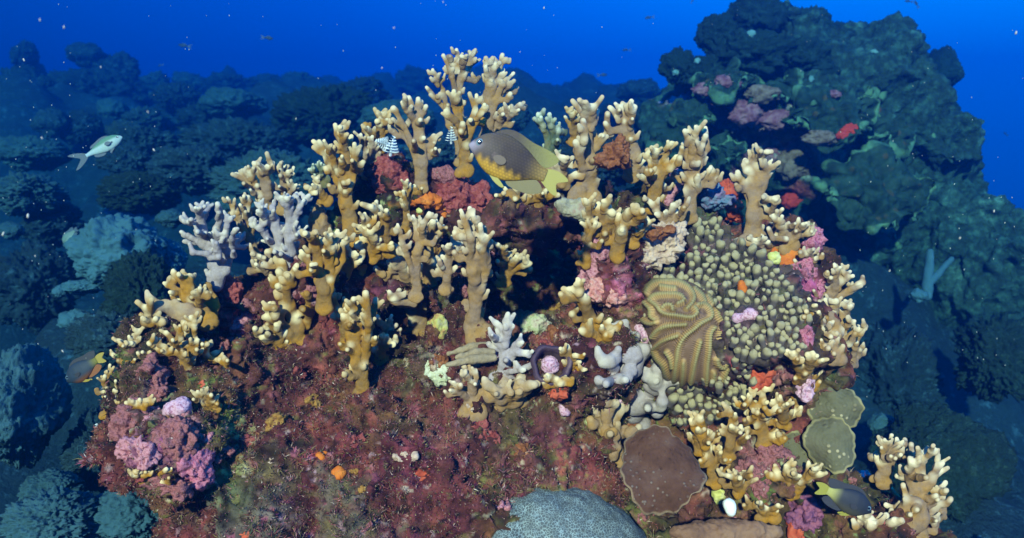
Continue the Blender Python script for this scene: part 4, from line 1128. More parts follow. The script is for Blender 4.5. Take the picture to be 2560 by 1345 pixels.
# ------------------------------------------------------------------ brain coral
def brain_coral():
    cx, cy = 1735.0, 835.0
    out = [(1608, 745), (1640, 706), (1700, 698), (1762, 728), (1803, 772), (1832, 832), (1852, 902), (1846, 950), (1800, 966), (1720, 962), (1655, 928), (1632, 872), (1612, 815)]
    an = np.array([math.atan2(y - cy, x - cx) for x, y in out]); rr = np.array([math.hypot(x - cx, y - cy) for x, y in out])
    o = np.argsort(an); an, rr = an[o], rr[o]
    th = np.linspace(-math.pi, math.pi, 520, endpoint=False)
    R = np.interp(th, np.r_[an - 2 * math.pi, an, an + 2 * math.pi], np.r_[rr, rr, rr])
    R = np.convolve(np.r_[R[-12:], R, R[:12]], np.ones(25) / 25, 'valid')
    dh = hit(cx, cy)[2]
    d0 = min(dh, .985) + .045
    ts = np.concatenate([np.linspace(.004, .93, 190), 1 - .07 * np.cos(np.linspace(0, math.pi / 2, 30))[1:]])
    TT, RR = np.meshgrid(ts, R, indexing='ij')
    PX = cx + TT * RR * np.cos(th)[None]; PY = cy + TT * RR * np.sin(th)[None]
    H = .080
    D = d0 - H * (np.sqrt(np.maximum(1 - TT ** 2.2, 0))) + .0
    polys = """310,390 345,300 450,235 600,232 720,265 840,330 890,440 860,520 800,580|345,470 380,430 470,395 600,390 720,420 770,480 690,520|345,470 430,530 480,610 560,655 680,665 790,690 880,690 930,630 890,570
500,560 540,520 610,530 625,590|890,330 975,410 1015,500|930,535 1020,530 1090,600 1095,690 990,740 900,830 800,900 730,1000 690,1150 660,1340 640,1560|1050,430 1110,530|1165,600 1185,700 1250,760 1320,850 1350,950 1375,1060 1425,1180 1425,1340 1400,1500
1230,690 1330,800 1395,920 1450,1060 1490,1170 1500,1350|1130,820 1085,890 1080,1000 1080,1150 1055,1340 1050,1500|1220,840 1200,960 1245,1050 1300,1130 1310,1230 1260,1320 1200,1290 1180,1210|970,990 945,1080 910,1200 880,1340 850,1500
780,780 650,785 520,800 430,855 375,930|690,915 580,940 480,1000 405,1060|385,1100 430,1210 520,1290 560,1420 600,1500|280,500 360,570 350,660 410,700|1300,1330 1250,1450 1230,1540|760,1250 750,1420 740,1540|1140,1380 1140,1540
240,700 330,760 420,740|560,1120 600,1200 620,1300|480,300 560,310 640,330"""
    segs = []
    for pl in polys.replace('\n', '|').split('|'):
        pts = np.array([[float(q) for q in p.split(',')] for p in pl.split()])
        pts = np.stack([1560 + pts[:, 0] / 5.114, 660 + pts[:, 1] / 5.114], 1)
        # round the corners
        for _ in range(2):
            q = np.empty((2 * len(pts), 2)); q[0] = pts[0]; q[-1] = pts[-1]
            q[1:-1:2] = pts[:-1] * .75 + pts[1:] * .25; q[2:-1:2] = pts[:-1] * .25 + pts[1:] * .75
            pts = q
        L = 0
        for a, b in zip(pts[:-1], pts[1:]):
            l = np.hypot(*(b - a))
            if l < 1e-6: continue
            segs.append((a, b, L, l)); L += l
    P = np.stack([PX.ravel(), PY.ravel()], 1)
    P2 = P + np.stack([noise3(np.c_[P, P[:, :1] * 0], .03, 5), noise3(np.c_[P, P[:, :1] * 0], .03, 6)], 1) * 2.0
    best = np.full(len(P), 1e9); arc = np.zeros(len(P))
    for a, b, L, l in segs:
        ab = b - a
        t = np.clip(((P2 - a) @ ab) / (l * l), 0, 1)
        dd = np.hypot(P2[:, 0] - a[0] - t * ab[0], P2[:, 1] - a[1] - t * ab[1])
        m = dd < best; best[m] = dd[m]; arc[m] = L + t[m] * l
    ridge = np.exp(-(best / 6.6) ** 2.6)
    flank = np.exp(-((best - 8.5) / 6.5) ** 2)
    septa = np.sin(arc * 2 * math.pi / 5.2)
    k = psize(.95)
    hgt = ridge * 12.0 * k + flank * septa * 1.3 * k + (ridge > .2) * septa * .35 * k
    V = np.stack([(PX - 1280).ravel() * psize(1) * D.ravel(), (672.5 - PY).ravel() * psize(1) * D.ravel(), D.ravel()], 1)
    nt, ns = TT.shape
    i = np.arange(nt - 1)[:, None] * ns; j = np.arange(ns)[None]; j2 = (j + 1) % ns
    Q = np.stack([i + j, i + ns + j, i + ns + j2, i + j2], -1).reshape(-1, 4)
    N = vertex_normals(V, Q)
    if N[:ns, 2].mean() > 0: Q = Q[:, ::-1].copy(); N = -N
    V = V + N * hgt[:, None]
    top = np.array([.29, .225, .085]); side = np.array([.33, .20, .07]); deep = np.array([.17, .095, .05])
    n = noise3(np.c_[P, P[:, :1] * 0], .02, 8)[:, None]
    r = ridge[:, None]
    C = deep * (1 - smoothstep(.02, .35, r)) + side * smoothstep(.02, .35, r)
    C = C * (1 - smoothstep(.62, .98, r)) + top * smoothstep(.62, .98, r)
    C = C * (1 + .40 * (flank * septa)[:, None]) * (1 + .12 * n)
    # under side: run the rim back into the rock
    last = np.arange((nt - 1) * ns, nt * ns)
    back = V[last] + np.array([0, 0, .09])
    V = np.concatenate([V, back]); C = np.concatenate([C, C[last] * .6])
    b0 = nt * ns
    jj = np.arange(ns); jj2 = (jj + 1) % ns
    sk = np.stack([last[jj], b0 + jj, b0 + jj2, last[jj2]], 1)
    if Q[0][1] == 1 or Q[0][0] != 0: sk = sk[:, ::-1]
    Q = np.concatenate([Q, sk])
    Vw = to_world(V)
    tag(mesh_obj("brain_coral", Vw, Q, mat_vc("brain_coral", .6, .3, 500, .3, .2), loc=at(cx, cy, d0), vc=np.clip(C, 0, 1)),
        "dome-shaped tan brain coral with thick winding ridges", "brain coral")
brain_coral()

# ------------------------------------------------------------------ finger coral
def inpoly(x, y, poly):
    c = False
    for (x1, y1), (x2, y2) in zip(poly, poly[1:] + poly[:1]):
        if (y1 > y) != (y2 > y) and x < (x2 - x1) * (y - y1) / (y2 - y1) + x1: c = not c
    return c

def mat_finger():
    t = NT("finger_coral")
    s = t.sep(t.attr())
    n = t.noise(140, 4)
    side = t.mix(n, (.085, .070, .065), (.145, .115, .10))  # greyer sides, also darkened to paint shade into the gaps between knobs
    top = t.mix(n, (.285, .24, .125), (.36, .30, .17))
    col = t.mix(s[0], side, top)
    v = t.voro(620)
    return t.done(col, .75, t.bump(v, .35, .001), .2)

def finger_coral():
    rng = random.Random(4)
    region = [(1738, 556), (1795, 556), (1812, 640), (1850, 612), (1905, 640), (1950, 690), (1985, 745), (2022, 785), (2020, 870), (1965, 885), (1900, 905), (1885, 960), (1880, 1020), (1800, 1062), (1700, 1062), (1662, 985), (1645, 930), (1600, 880), (1632, 700), (1660, 660), (1735, 640)]
    brain = [(1612, 760), (1645, 718), (1700, 710), (1755, 738), (1793, 778), (1820, 835), (1838, 900), (1830, 940), (1800, 950), (1720, 950), (1655, 915), (1632, 860)]
    keep = [(1855, 725, 16), (1868, 790, 30), (2013, 838, 26), (1905, 935, 30), (1940, 645, 26), (1810, 745, 8)]
    pts = []
    tries = 0
    while tries < 16000:
        tries += 1
        x, y = rng.uniform(1595, 2030), rng.uniform(550, 1065)
        if not inpoly(x, y, region) or inpoly(x, y, brain): continue
        if any(math.hypot(x - a, y - b) < r for a, b, r in keep): continue
        r = rng.uniform(6.5, 13.0)
        if any((x - q[0]) ** 2 + ((y - q[1]) * .82) ** 2 < (.79 * (r + q[2])) ** 2 for q in pts): continue
        pts.append((x, y, r))
    e = empty("finger_coral", at(1850, 800, 1.02), "colony of crowded olive-tipped finger coral knobs around the brain coral", "finger coral")
    M = mat_finger()
    variants = []
    for v in range(7):
        segs_, rings = 20, 16
        V, C = [], []
        Ln = 1.0 + .28 * v / 3
        for i in range(rings + 1):
            t = i / rings
            z = Ln * 2.2 * t
            r = 1.0 * (0.80 + .22 * t) * math.sqrt(max(1 - max(0, (t - .52) / .48) ** 2.4, 0)) + (1e-3 if i == rings else 0)
            for j in range(segs_):
                a = j / segs_ * 2 * math.pi
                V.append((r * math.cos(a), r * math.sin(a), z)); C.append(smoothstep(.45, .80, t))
        V = np.array(V)
        V = V * (1 + .13 * fbm(V + v * 9, .9, 2, v)[:, None]) + np.array([.10, .05, 0]) * np.sin(V[:, 2:3] * 1.1) * rng.uniform(-1.5, 1.5)
        Q = np.array([(i * segs_ + j, i * segs_ + (j + 1) % segs_, (i + 1) * segs_ + (j + 1) % segs_, (i + 1) * segs_ + j) for i in range(rings) for j in range(segs_)])
        C = np.array(C, float); variants.append((V, Q, np.stack([C] * 3, 1)))
    meshes = {}
    pts.sort(key=lambda p: -p[2])
    restV, restQ, restC, off = [], [], [], 0
    for i, (x, y, r) in enumerate(pts):
        p, n, d = hit(x, y, 1.06)
        k = psize(d)
        up = n * .35 + np.array([rng.uniform(-.25, .25), -.40, .95 + rng.uniform(-.15, .15)])
        up /= np.linalg.norm(up)
        vi = rng.randrange(7)
        V, Q, C = variants[vi]
        s = r * k
        rot = Vector(up).to_track_quat('Z', 'Y').to_matrix() @ Matrix.Rotation(rng.uniform(0, 6.28), 3, 'Z')
        sc = np.array([s * rng.uniform(.9, 1.1), s * rng.uniform(.9, 1.1), s * rng.uniform(.9, 1.25)])
        base = p - up * s * .6
        if i < 100:
            if vi not in meshes:
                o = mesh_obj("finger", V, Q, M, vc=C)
                meshes[vi] = o.data
            else:
                o = bpy.data.objects.new("finger", meshes[vi]); COL.objects.link(o)
            o.parent = e
            o.location = tuple(base - np.array(e.location))
            o.rotation_euler = rot.to_euler()
            o.scale = tuple(sc)
        else:
            W = (V * sc) @ np.array(rot).T + base
            restV.append(W); restQ.append(Q + off); restC.append(C); off += len(W)
    if restV:
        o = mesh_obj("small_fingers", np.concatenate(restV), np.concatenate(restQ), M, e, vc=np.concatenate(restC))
        o['kind'] = 'stuff'
finger_coral()

# ------------------------------------------------------------------ blue-grey star coral at the foot
def mat_star(name, base, line, scale, bump=.5, linew=.12):
    t = NT(name)
    warp = t.n.new("ShaderNodeVectorMath"); warp.operation = 'MULTIPLY_ADD'
    nz = t.n.new("ShaderNodeTexNoise"); nz.inputs["Scale"].default_value = scale * .18; nz.inputs["Detail"].default_value = 2
    t.l.new(t.tc, nz.inputs["Vector"])
    t.l.new(nz.outputs["Color"], warp.inputs[0])
    warp.inputs[1].default_value = (1.6 / scale,) * 3
    t.l.new(t.tc, warp.inputs[2])
    v = t.voro(scale, 'DISTANCE_TO_EDGE', warp.outputs[0])
    n = t.noise(scale * .12, 4)
    b = t.mix(t.mapr(n, .35, .65), base, tuple(x * .72 for x in base))
    f = t.mapr(v, .02, linew, 1.0, 0.0)
    f = t.math('MULTIPLY', f, t.mapr(t.noise(scale * .3, 3), .3, .6, .35, 1.0))
    col = t.mix(f, b, line)
    return t.done(col, .7, t.bump(t.mapr(v, 0, .3), -bump, .5 / scale, t.bump(t.noise(scale * 2, 3), .3, .002)), .25)

def dome(name, label, cat, cx, cy, rx, ry, mat, rz=.10, d=None, h=.006, noise=.006, nscale=14, sink=.3, group=None, sub=1, vcf=None):
    return lump(name, label, cat, [(cx, cy, rx, ry)], mat, h=h, k=.01, noise=noise, nscale=nscale, sink=sink, d=d, depth=rz / (min(rx, ry) * psize(d or 1.0)), group=group, sub=sub, vcf=vcf)

_dS = min(hit(1330, 1240)[2], hit(1400, 1300)[2], hit(1500, 1260)[2], hit(1280, 1320)[2])
dome("star_coral", "smooth blue-grey star coral mound at the foot of the rock", "star coral", 1380, 1512, 285, 240, mat_star("blue_grey_star_coral", (.085, .098, .09), (.26, .34, .33), 290, .5, .13), rz=.115, d=_dS - .03, sink=.80)

# ------------------------------------------------------------------ spiral worms, dead sticks, dark ring hole
def spiral_worm(label, tip, foot, r0, d, turns=6):
    A = at(*tip, d - .01); B = at(*foot, d)
    ax = A - B; L = np.linalg.norm(ax); ax /= L
    u = np.cross(ax, [0, 1, .3]); u /= np.linalg.norm(u); v = np.cross(ax, u)
    R = r0 * psize(d)
    V, F = [], []
    n = turns * 40
    for i in range(n):
        t = i / n; a = t * turns * 2 * math.pi
        rad = R * (1 - .82 * t)
        dirv = u * math.cos(a) + v * math.sin(a)
        c = B + ax * L * (.15 + .85 * t)
        w = np.cross(ax, dirv)
        for s in (0, 1):
            q = c + dirv * R * .10; p = c + dirv * rad + ax * L * .05
            b = len(V); e = R * .02
            if s == 0: side = w * e
            else: side = ax * e
            V += [q - side, q + side, p + side * .7, p - side * .7]; F.append((b, b + 1, b + 2, b + 3))
    e = empty("spiral_worm", B, label, "tube worm", "white spiral worms on the crest")
    mesh_obj("crown", np.array(V), F, M_WORM, e, smooth=False)
    sv, sq = capsules_mesh([(np.zeros(3), (A - B) * .9 @ BASIS.T, R * .20, R * .10, 0)], R * .06, R * .02)
    mesh_obj("stalk", to_world(sv) + B, sq, M_WORM, e)
M_WORM = mat_noise("worm_plume", [(.34, .46, .52), (.66, .72, .72), (.74, .74, .70)], 300, .5, .1, 200, spec=.4)
spiral_worm("blue-white spiral worm crown above the dark red knob, the flatter pale blue one", (940, 352), (972, 362), 20, 1.07)
spiral_worm("white spiral worm cone above the dark red knob, beside the pale blue one", (984, 342), (976, 388), 21, 1.06)
spiral_worm("grey spiral worm cone hidden under the candelabra fire coral", (1128, 318), (1128, 358), 16, 1.12)
spiral_worm("pale feathery worm fan on the outer flank of the pink lobe", (240, 1062), (268, 1085), 17, 1.0)

def sticks():
    for lab, a, b, r in (("dead coral stick with a pale broken end, top one of the bundle", (1222, 862), (1122, 884), 9),
                         ("dead coral stick in the middle of the bundle beside the blue-white hand", (1232, 880), (1142, 893), 10),
                         ("dead coral stick lying lowest in the bundle, end cut square", (1235, 895), (1120, 912), 11)):
        d = hit((a[0] + b[0]) / 2, (a[1] + b[1]) / 2)[2] - .028
        A = at(*a, d + .012); B = at(*b, d - .006)
        k = psize(d)
        sv, sq = capsules_mesh([(np.zeros(3), ((B - A) * .5 + np.array([0, 0, .003])) @ BASIS.T, r * k, r * k * 1.05, 0), (((B - A) * .5 + np.array([0, 0, .003])) @ BASIS.T, (B - A) @ BASIS.T, r * k, r * k * .8, 0)], .0016, .004, bumps=.0016)
        tag(mesh_obj("dead_coral_stick", to_world(sv) + A, sq, M_STICK, loc=A), lab, "coral stick", "dead coral sticks")
sticks()

def ring_hole():
    p, n, d = hit(1378, 912)
    c = at(1378, 912, d - .012); k = psize(d)
    e = empty("tube_sponge", c, "dark tube sponge mouth with a pink lump inside", "sponge")
    nr = np.array([.05, .25, -1.0]) @ BASIS; nr /= np.linalg.norm(nr)
    u = np.cross([0, 0, 1], nr); u /= np.linalg.norm(u); v = np.cross(nr, u)
    prof = [(52, -6), (48, 6), (44, 9), (40, 6), (36, -10), (33, -40), (20, -60), (1, -62)]
    V, Q = [], []
    S = 56
    for r, z in prof:
        for j in range(S):
            a = j / S * 2 * math.pi
            w = 1 + .06 * math.sin(3 * a + 1) + .03 * math.sin(7 * a)
            V.append(c + (u * math.cos(a) * w + v * math.sin(a) * w) * r * k + nr * z * k)
    for i in range(len(prof) - 1):
        for j in range(S):
            Q.append((i * S + j, i * S + (j + 1) % S, (i + 1) * S + (j + 1) % S, (i + 1) * S + j))
    mesh_obj("tube_wall", np.array(V), np.array(Q), mat_noise("dark_tube_sponge", [(.03, .02, .04), (.07, .04, .06), (.16, .10, .10)], 60, .7, .5, 250), e)
    o = lump("pink_lump", None, None, [(1375, 910, 17, 15), (1380, 915, 12, 14)], M_PALEPINK, h=.002, noise=.003, d=d - .004)
    o.parent = e; o.location = tuple(np.array(o.location) - np.array(e.location))
ring_hole()

# ------------------------------------------------------------------ fish
DAMSEL = dict(
    top=[(0, .004), (.03, .075), (.07, .125), (.12, .185), (.2, .235), (.3, .275), (.42, .290), (.55, .265), (.68, .215), (.8, .150), (.9, .095), (1, .080)],
    bot=[(0, -.006), (.04, -.045), (.11, -.095), (.22, -.185), (.32, -.235), (.42, -.255), (.55, -.245), (.68, -.195), (.8, -.135), (.9, -.090), (1, -.075)],
    wid=[(0, .012), (.05, .05), (.12, .085), (.25, .115), (.4, .12), (.6, .095), (.8, .055), (.92, .03), (1, .022)],
    dorsal=[(.20, .21), (.28, .30), (.36, .345), (.45, .365), (.54, .355), (.62, .335), (.72, .310), (.82, .305), (.93, .295), (1.02, .275), (1.085, .235), (1.06, .165), (1.0, .105), (.93, .070), (.86, .085), (.70, .15), (.5, .2), (.3, .2)],
    anal=[(.55, -.20), (.60, -.275), (.72, -.290), (.86, -.285), (.98, -.245), (1.035, -.195), (1.0, -.130), (.92, -.085), (.85, -.06), (.7, -.12)],
    tail=[(.93, .055), (1.02, .10), (1.13, .110), (1.22, .085), (1.285, .045), (1.24, .015), (1.155, -.025), (1.16, -.07), (1.205, -.145), (1.20, -.185), (1.12, -.165), (1.03, -.115), (.93, -.055)],
    pelvic=[(.30, -.19), (.36, -.235), (.45, -.30), (.56, -.335), (.60, -.315), (.52, -.26), (.44, -.215), (.40, -.19)],
    pectoral=[(.34, -.02), (.40, .015), (.48, .005), (.515, -.035), (.49, -.085), (.42, -.10), (.35, -.06)],
    eye=(.125, .068, .045))
CHROMIS = dict(
    top=[(0, .0), (.04, .06), (.1, .105), (.2, .15), (.35, .175), (.5, .165), (.7, .115), (.85, .065), (.95, .045), (1, .045)],
    bot=[(0, -.01), (.04, -.05), (.1, -.09), (.2, -.13), (.35, -.155), (.5, -.15), (.7, -.10), (.85, -.055), (.95, -.04), (1, -.04)],
    wid=[(0, .012), (.08, .05), (.2, .075), (.4, .08), (.65, .055), (.85, .03), (1, .018)],
    dorsal=[(.25, .14), (.35, .21), (.5, .22), (.65, .18), (.8, .15), (.84, .10), (.7, .09), (.4, .12)],
    anal=[(.5, -.12), (.6, -.19), (.72, -.17), (.82, -.13), (.84, -.06), (.7, -.07)],
    tail=[(.95, .035), (1.1, .13), (1.3, .20), (1.42, .20), (1.25, .08), (1.14, .0), (1.25, -.08), (1.42, -.19), (1.3, -.19), (1.1, -.12), (.95, -.03)],
    pelvic=[(.28, -.13), (.36, -.19), (.46, -.22), (.42, -.15)],
    pectoral=[(.28, .0), (.38, .05), (.46, .0), (.40, -.06), (.30, -.04)],
    eye=(.10, .035, .032))

def mat_fin(name, a, b, trans=.25):
    t = NT(name)
    w = t.n.new("ShaderNodeTexWave"); w.inputs["Scale"].default_value = 260; w.inputs["Distortion"].default_value = 1.5
    t.l.new(t.tc, w.inputs["Vector"])
    col = t.mix(t.mapr(w.outputs["Fac"], 0, 1, 0, .55), a, b)
    t.b.inputs["Transmission Weight"].default_value = 0.0
    m = t.done(col, .5, t.bump(w.outputs["Fac"], .2, .0006), .4)
    t.b.inputs["Subsurface Weight"].default_value = trans
    t.b.inputs["Subsurface Radius"].default_value = (.004, .003, .001)
    return m

def fish(name, label, head, tail, d, prof, colour, fins, yaw=0.0, scales=True, eye=((.15, .23, .27), (.008, .01, .015)), group=None, cat="fish", lod=1.0, flip=1):
    H = at(*head, d); T = at(*tail, d + yaw * np.hypot(head[0] - tail[0], head[1] - tail[1]) * psize(d))
    fwd = H - T; L = np.linalg.norm(fwd); fwd /= L
    up = UP - fwd * (UP @ fwd); up /= np.linalg.norm(up)
    side = np.cross(fwd, up)
    e = empty(name, (H + T) / 2, label, cat, group)
    def P(s, n, w=0.0):
        s = np.asarray(s, float)[..., None]; n = np.asarray(n, float)[..., None]; w = np.asarray(w, float)[..., None]
        return H - fwd * s * L + up * n * L + side * w * L
    NS, NM = int(90 * lod) + 6, int(48 * lod) + 6
    s = np.linspace(0, 1, NS) ** 1.15
    def cs(key):
        xs, ys = zip(*prof[key]); y = np.interp(s, xs, ys)
        kk = max(3, NS // 14) | 1
        yp = np.r_[2 * y[0] - y[1:kk // 2 + 1][::-1], y, 2 * y[-1] - y[-kk // 2:-1][::-1]] if lod > .5 else y
        return np.convolve(yp, np.ones(kk) / kk, 'valid')[:NS] if lod > .5 and len(yp) - kk + 1 >= NS else y
    tp, bt, wd = cs('top'), cs('bot'), cs('wid')
    a = np.arange(NM) / NM * 2 * math.pi
    S, A = np.meshgrid(s, a, indexing='ij')
    hh = ((tp - bt) / 2)[:, None]; mm = ((tp + bt) / 2)[:, None]
    sn, cn = np.sin(A), np.cos(A)
    Nn = mm + hh * sn
    W = wd[:, None] * np.sign(cn) * np.abs(cn) ** .85
    V = P(S.ravel(), Nn.ravel(), W.ravel())
    C = colour(S.ravel(), Nn.ravel(), sn.ravel())
    if scales:
        # rows of scales: each scale lighter at its middle, dark at its edge
        rx, rz = 25.0, 29.0
        q = Nn.ravel() * rz * 1.0; row = np.floor(q)
        p = S.ravel() * rx + (row % 2) * .5
        fx, fz = p - np.floor(p) - .5, q - row - .5
        sc = 1.35 - 1.35 * np.clip(np.sqrt((fx * .9) ** 2 + fz ** 2) * 1.6, 0, .75)
        am = smoothstep(.16, .32, S.ravel()) * .5
        C = C * (1 + (sc - .9) * am)[:, None]
    i = np.arange(NS - 1)[:, None] * NM; j = np.arange(NM)[None]; j2 = (j + 1) % NM
    Q = np.stack([i + j, i + j2, i + NM + j2, i + NM + j], -1).reshape(-1, 4)
    mesh_obj("body", V, Q, mat_vc(name + "_skin", .55, .2, 900, .2, .12), e, vc=np.clip(C, 0.002, 1))
    def fin(nm, key, mat, w=0.0, th=.004, swing=0.0):
        pts = np.array(prof[key], float)
        if lod > .5:
            q = []
            for k in range(len(pts)):
                q += [pts[k] * .75 + pts[(k + 1) % len(pts)] * .25, pts[k] * .25 + pts[(k + 1) % len(pts)] * .75]
            pts = np.array(q)
        n = len(pts)
        c = pts.mean(0)
        s0 = pts[:, 0].min()
        ww = w + swing * (pts[:, 0] - s0)
        A_ = P(pts[:, 0], pts[:, 1], ww + th * .5); B_ = P(pts[:, 0], pts[:, 1], ww - th * .5)
        F = [tuple(range(n)), tuple(range(2 * n - 1, n - 1, -1))] + [(k, n + k, n + (k + 1) % n, (k + 1) % n) for k in range(n)]
        mesh_obj(nm, np.concatenate([A_, B_]), F, mat, e, smooth=False)
    fin("dorsal_fin", "dorsal", fins[0], th=.012)
    fin("tail_fin", "tail", fins[1], th=.008)
    if lod > .2:
        fin("anal_fin", "anal", fins[2], th=.010)
    if lod > .5:
        for sg in (1, -1):
            fin("pelvic_fin", "pelvic", fins[1], w=.02 * sg, swing=.1 * sg)
            fin("pectoral_fin", "pectoral", fins[3], w=.115 * sg, swing=.07 * sg, th=.003)
    if lod > .3:
        es, en, er = prof['eye']
        ew = np.interp(es, *zip(*prof['wid']))
        for sg in (1, -1):
            V, Q, CC = [], [], []
            NR, NA = 10, 24
            for r in range(NR + 1):
                t = r / NR * math.pi / 2
                for q in range(NA):
                    b = q / NA * 2 * math.pi
                    V.append(P(es + er * math.sin(t) * math.cos(b), en + er * math.sin(t) * math.sin(b), sg * (ew * .93 + er * .30 * math.cos(t))))
                    CC.append(eye[1] if r < 5 else ((.05, .07, .08) if r == 5 and False else eye[0]) if r < 9 else tuple(x * .35 for x in eye[0]))
            for r in range(NR):
                for q in range(NA):
                    Q.append((r * NA + q, r * NA + (q + 1) % NA, (r + 1) * NA + (q + 1) % NA, (r + 1) * NA + q))
            mesh_obj("eye", np.array(V), np.array(Q), M_EYE, e, vc=np.array(CC))
    return e
M_EYE = mat_vc("fish_eye", .12, 0, 300, .6, .0)

def blend(c, target, w):
    return c * (1 - w[:, None]) + np.array(target) * w[:, None]

def damsel_colour(s, n, sn):
    c = np.zeros((len(s), 3)) + np.array([.048, .034, .026])
    c = blend(c, (.10, .075, .04), smoothstep(.10, .30, n) * .9)
    c = blend(c, (.10, .078, .066), smoothstep(.40, .14, s) * .8)
    c = blend(c, (.11, .085, .04), smoothstep(.05, .22, n) * smoothstep(.3, .1, s))
    c = blend(c, (.30, .27, .34), smoothstep(.20, .02, s - n * .5) * smoothstep(.10, .02, n))
    belly = smoothstep(-.045, -.16, n + .10 * (s - .3) + .02 * np.sin(s * 60)) * smoothstep(.08, .2, s)
    c = blend(c, (.50, .29, .035), belly)
    c = blend(c, (.24, .16, .04), smoothstep(.70, .98, s))
    c = blend(c, (.10, .07, .07), smoothstep(.06, .0, np.abs(n + .01 + (s - .345) * .0)) * smoothstep(.035, .01, np.abs(s - .345)))
    return c

FIN_OLIVE = mat_fin("olive_fin", (.13, .11, .025), (.08, .06, .02), .05)
def mat_dorsal():
    t = NT("dorsal_fin_skin")
    x = t.n.new("ShaderNodeSeparateXYZ"); t.l.new(t.tc, x.inputs[0])
    w = t.noise(300, 3)
    col = t.mix(t.mapr(x.outputs[0], .012, .048), t.mix(w, (.030, .021, .017), (.050, .036, .022)), t.mix(w, (.15, .15, .03), (.20, .19, .045)))
    return t.done(col, .6, t.bump(t.voro(500), .3, .0008), .3)
FIN_DARK = mat_dorsal()
FIN_YELLOW = mat_fin("yellow_fin", (.27, .25, .03), (.19, .16, .022), .05)
FIN_CLEAR = mat_fin("amber_pectoral", (.075, .048, .026), (.045, .03, .022), 0)
fish("damselfish", "large brown damselfish with yellow belly and lavender face swimming over the crest", (1172, 362), (1364, 440), .80, DAMSEL, damsel_colour, (FIN_DARK, FIN_YELLOW, FIN_OLIVE, FIN_CLEAR), yaw=-.05, lod=2.6)

def dark_colour(s, n, sn):
    c = np.zeros((len(s), 3)) + np.array([.020, .024, .034])
    c = blend(c, (.05, .045, .03), smoothstep(.0, -.2, n))
    c = blend(c, (.34, .32, .09), smoothstep(.68, .95, s))
    return c
FIN_BLACK = mat_fin("black_fin", (.03, .03, .035), (.02, .02, .025))
fish("damselfish", "small blackish damselfish with pale yellow tail among the lower right corals", (2178, 1282), (2068, 1226), .86, DAMSEL, dark_colour, (FIN_BLACK, FIN_YELLOW, FIN_BLACK, FIN_BLACK), yaw=.05, scales=False)

def orange_colour(s, n, sn):
    c = np.zeros((len(s), 3)) + np.array([.022, .035, .05])
    c = blend(c, (.16, .055, .012), smoothstep(-.08, -.24, n))
    c = blend(c, (.16, .14, .02), smoothstep(.75, 1.0, s))
    return c
FIN_ORANGE = mat_fin("orange_fin", (.24, .075, .012), (.15, .06, .02))
fish("damselfish", "dark damselfish with orange underside and yellow tail left of the rock", (168, 955), (242, 900), 1.12, DAMSEL, orange_colour, (FIN_BLACK, mat_fin("golden_tail", (.34, .24, .03), (.22, .18, .03)), FIN_ORANGE, FIN_BLACK), yaw=-.1, scales=False)

def silver_colour(s, n, sn):
    c = np.zeros((len(s), 3)) + np.array([.30, .42, .40])
    c = blend(c, (.075, .19, .13), smoothstep(.02, .085, n))
    c = blend(c, (.30, .42, .46), smoothstep(.75, 1, s))
    c = blend(c, (.02, .03, .06), smoothstep(.035, .012, np.hypot(s - .27, n + .02)))
    return c
FIN_PALE = mat_fin("pale_blue_fin", (.012, .05, .085), (.008, .035, .065), 0)
CHROMIS = {k: ([(s, n * 1.08) for s, n in v] if k != 'eye' else v) for k, v in CHROMIS.items()}
fish("chromis", "silver-bellied green-backed chromis swimming in front of the far reef", (306, 342), (216, 390), 1.25, CHROMIS, silver_colour, (FIN_PALE, FIN_PALE, FIN_PALE, FIN_PALE), yaw=-.1, scales=False, eye=((.30, .38, .40), (.006, .01, .03)))

def drab(base):
    def f(s, n, sn):
        c = np.zeros((len(s), 3)) + np.array(base)
        return blend(c, tuple(x * 1.7 for x in base), smoothstep(.0, -.15, n))
    return f
fish("damselfish", "small teal fish hovering beside the draped blue coral", (158, 608), (186, 577), 1.7, DAMSEL, drab((.10, .17, .15)), (FIN_PALE,) * 4, scales=False, lod=.5)
FIN_NIGHT = mat_fin("shadow_fin", (.03, .05, .07), (.02, .03, .05))
SMALL = "small fish in the open blue water"
for hx, hy, tx, ty, dd, lab in (
        (683, 97, 660, 94, 3.2, "small dark fish in open blue water above the far reef, with a clear body outline"),
        (446, 112, 470, 116, 4.5, "faint blurred fish pair shape high over the left reef"),
        (1518, 187, 1499, 188, 4.0, "small dark fish low in the blue between crest and round far mound"),
        (1612, 46, 1630, 43, 4.2, "tiny dark fish high in the blue left of the coral boulder's top"),
        (1556, 125, 1572, 125, 4.5, "tiny pale dark fish midway between the crest coral and the boulder"),
        (2216, 58, 2232, 60, 3.6, "tiny dark fish just above the dark pillar on the boulder"),
        (2268, 130, 2280, 142, 3.6, "tiny dark fish in the gap between the two boulder pillars"),
        (2286, 2, 2294, 16, 3.4, "tiny dark fish diving at the top edge of the picture"),
        (2262, 2, 2278, 4, 3.4, "tiny dark fish touching the top edge beside the diving one"),
        (1733, -2, 1729, 6, 3.6, "speck-like fish at the top edge left of the boulder"),
        (2510, 331, 2518, 338, 4.2, "tiny dark fish off the boulder's outer slope"),
        (1158, 129, 1175, 131, 5.0, "faint fish behind the tips of the tallest fire coral"),
        (395, 165, 405, 162, 5.5, "faint small fish between the left reef's peaks")):
    fish("small_fish", lab, (hx, hy), (tx, ty), dd, CHROMIS, drab((.020, .035, .055)), (FIN_NIGHT,) * 4, scales=False, lod=.18, group=SMALL)

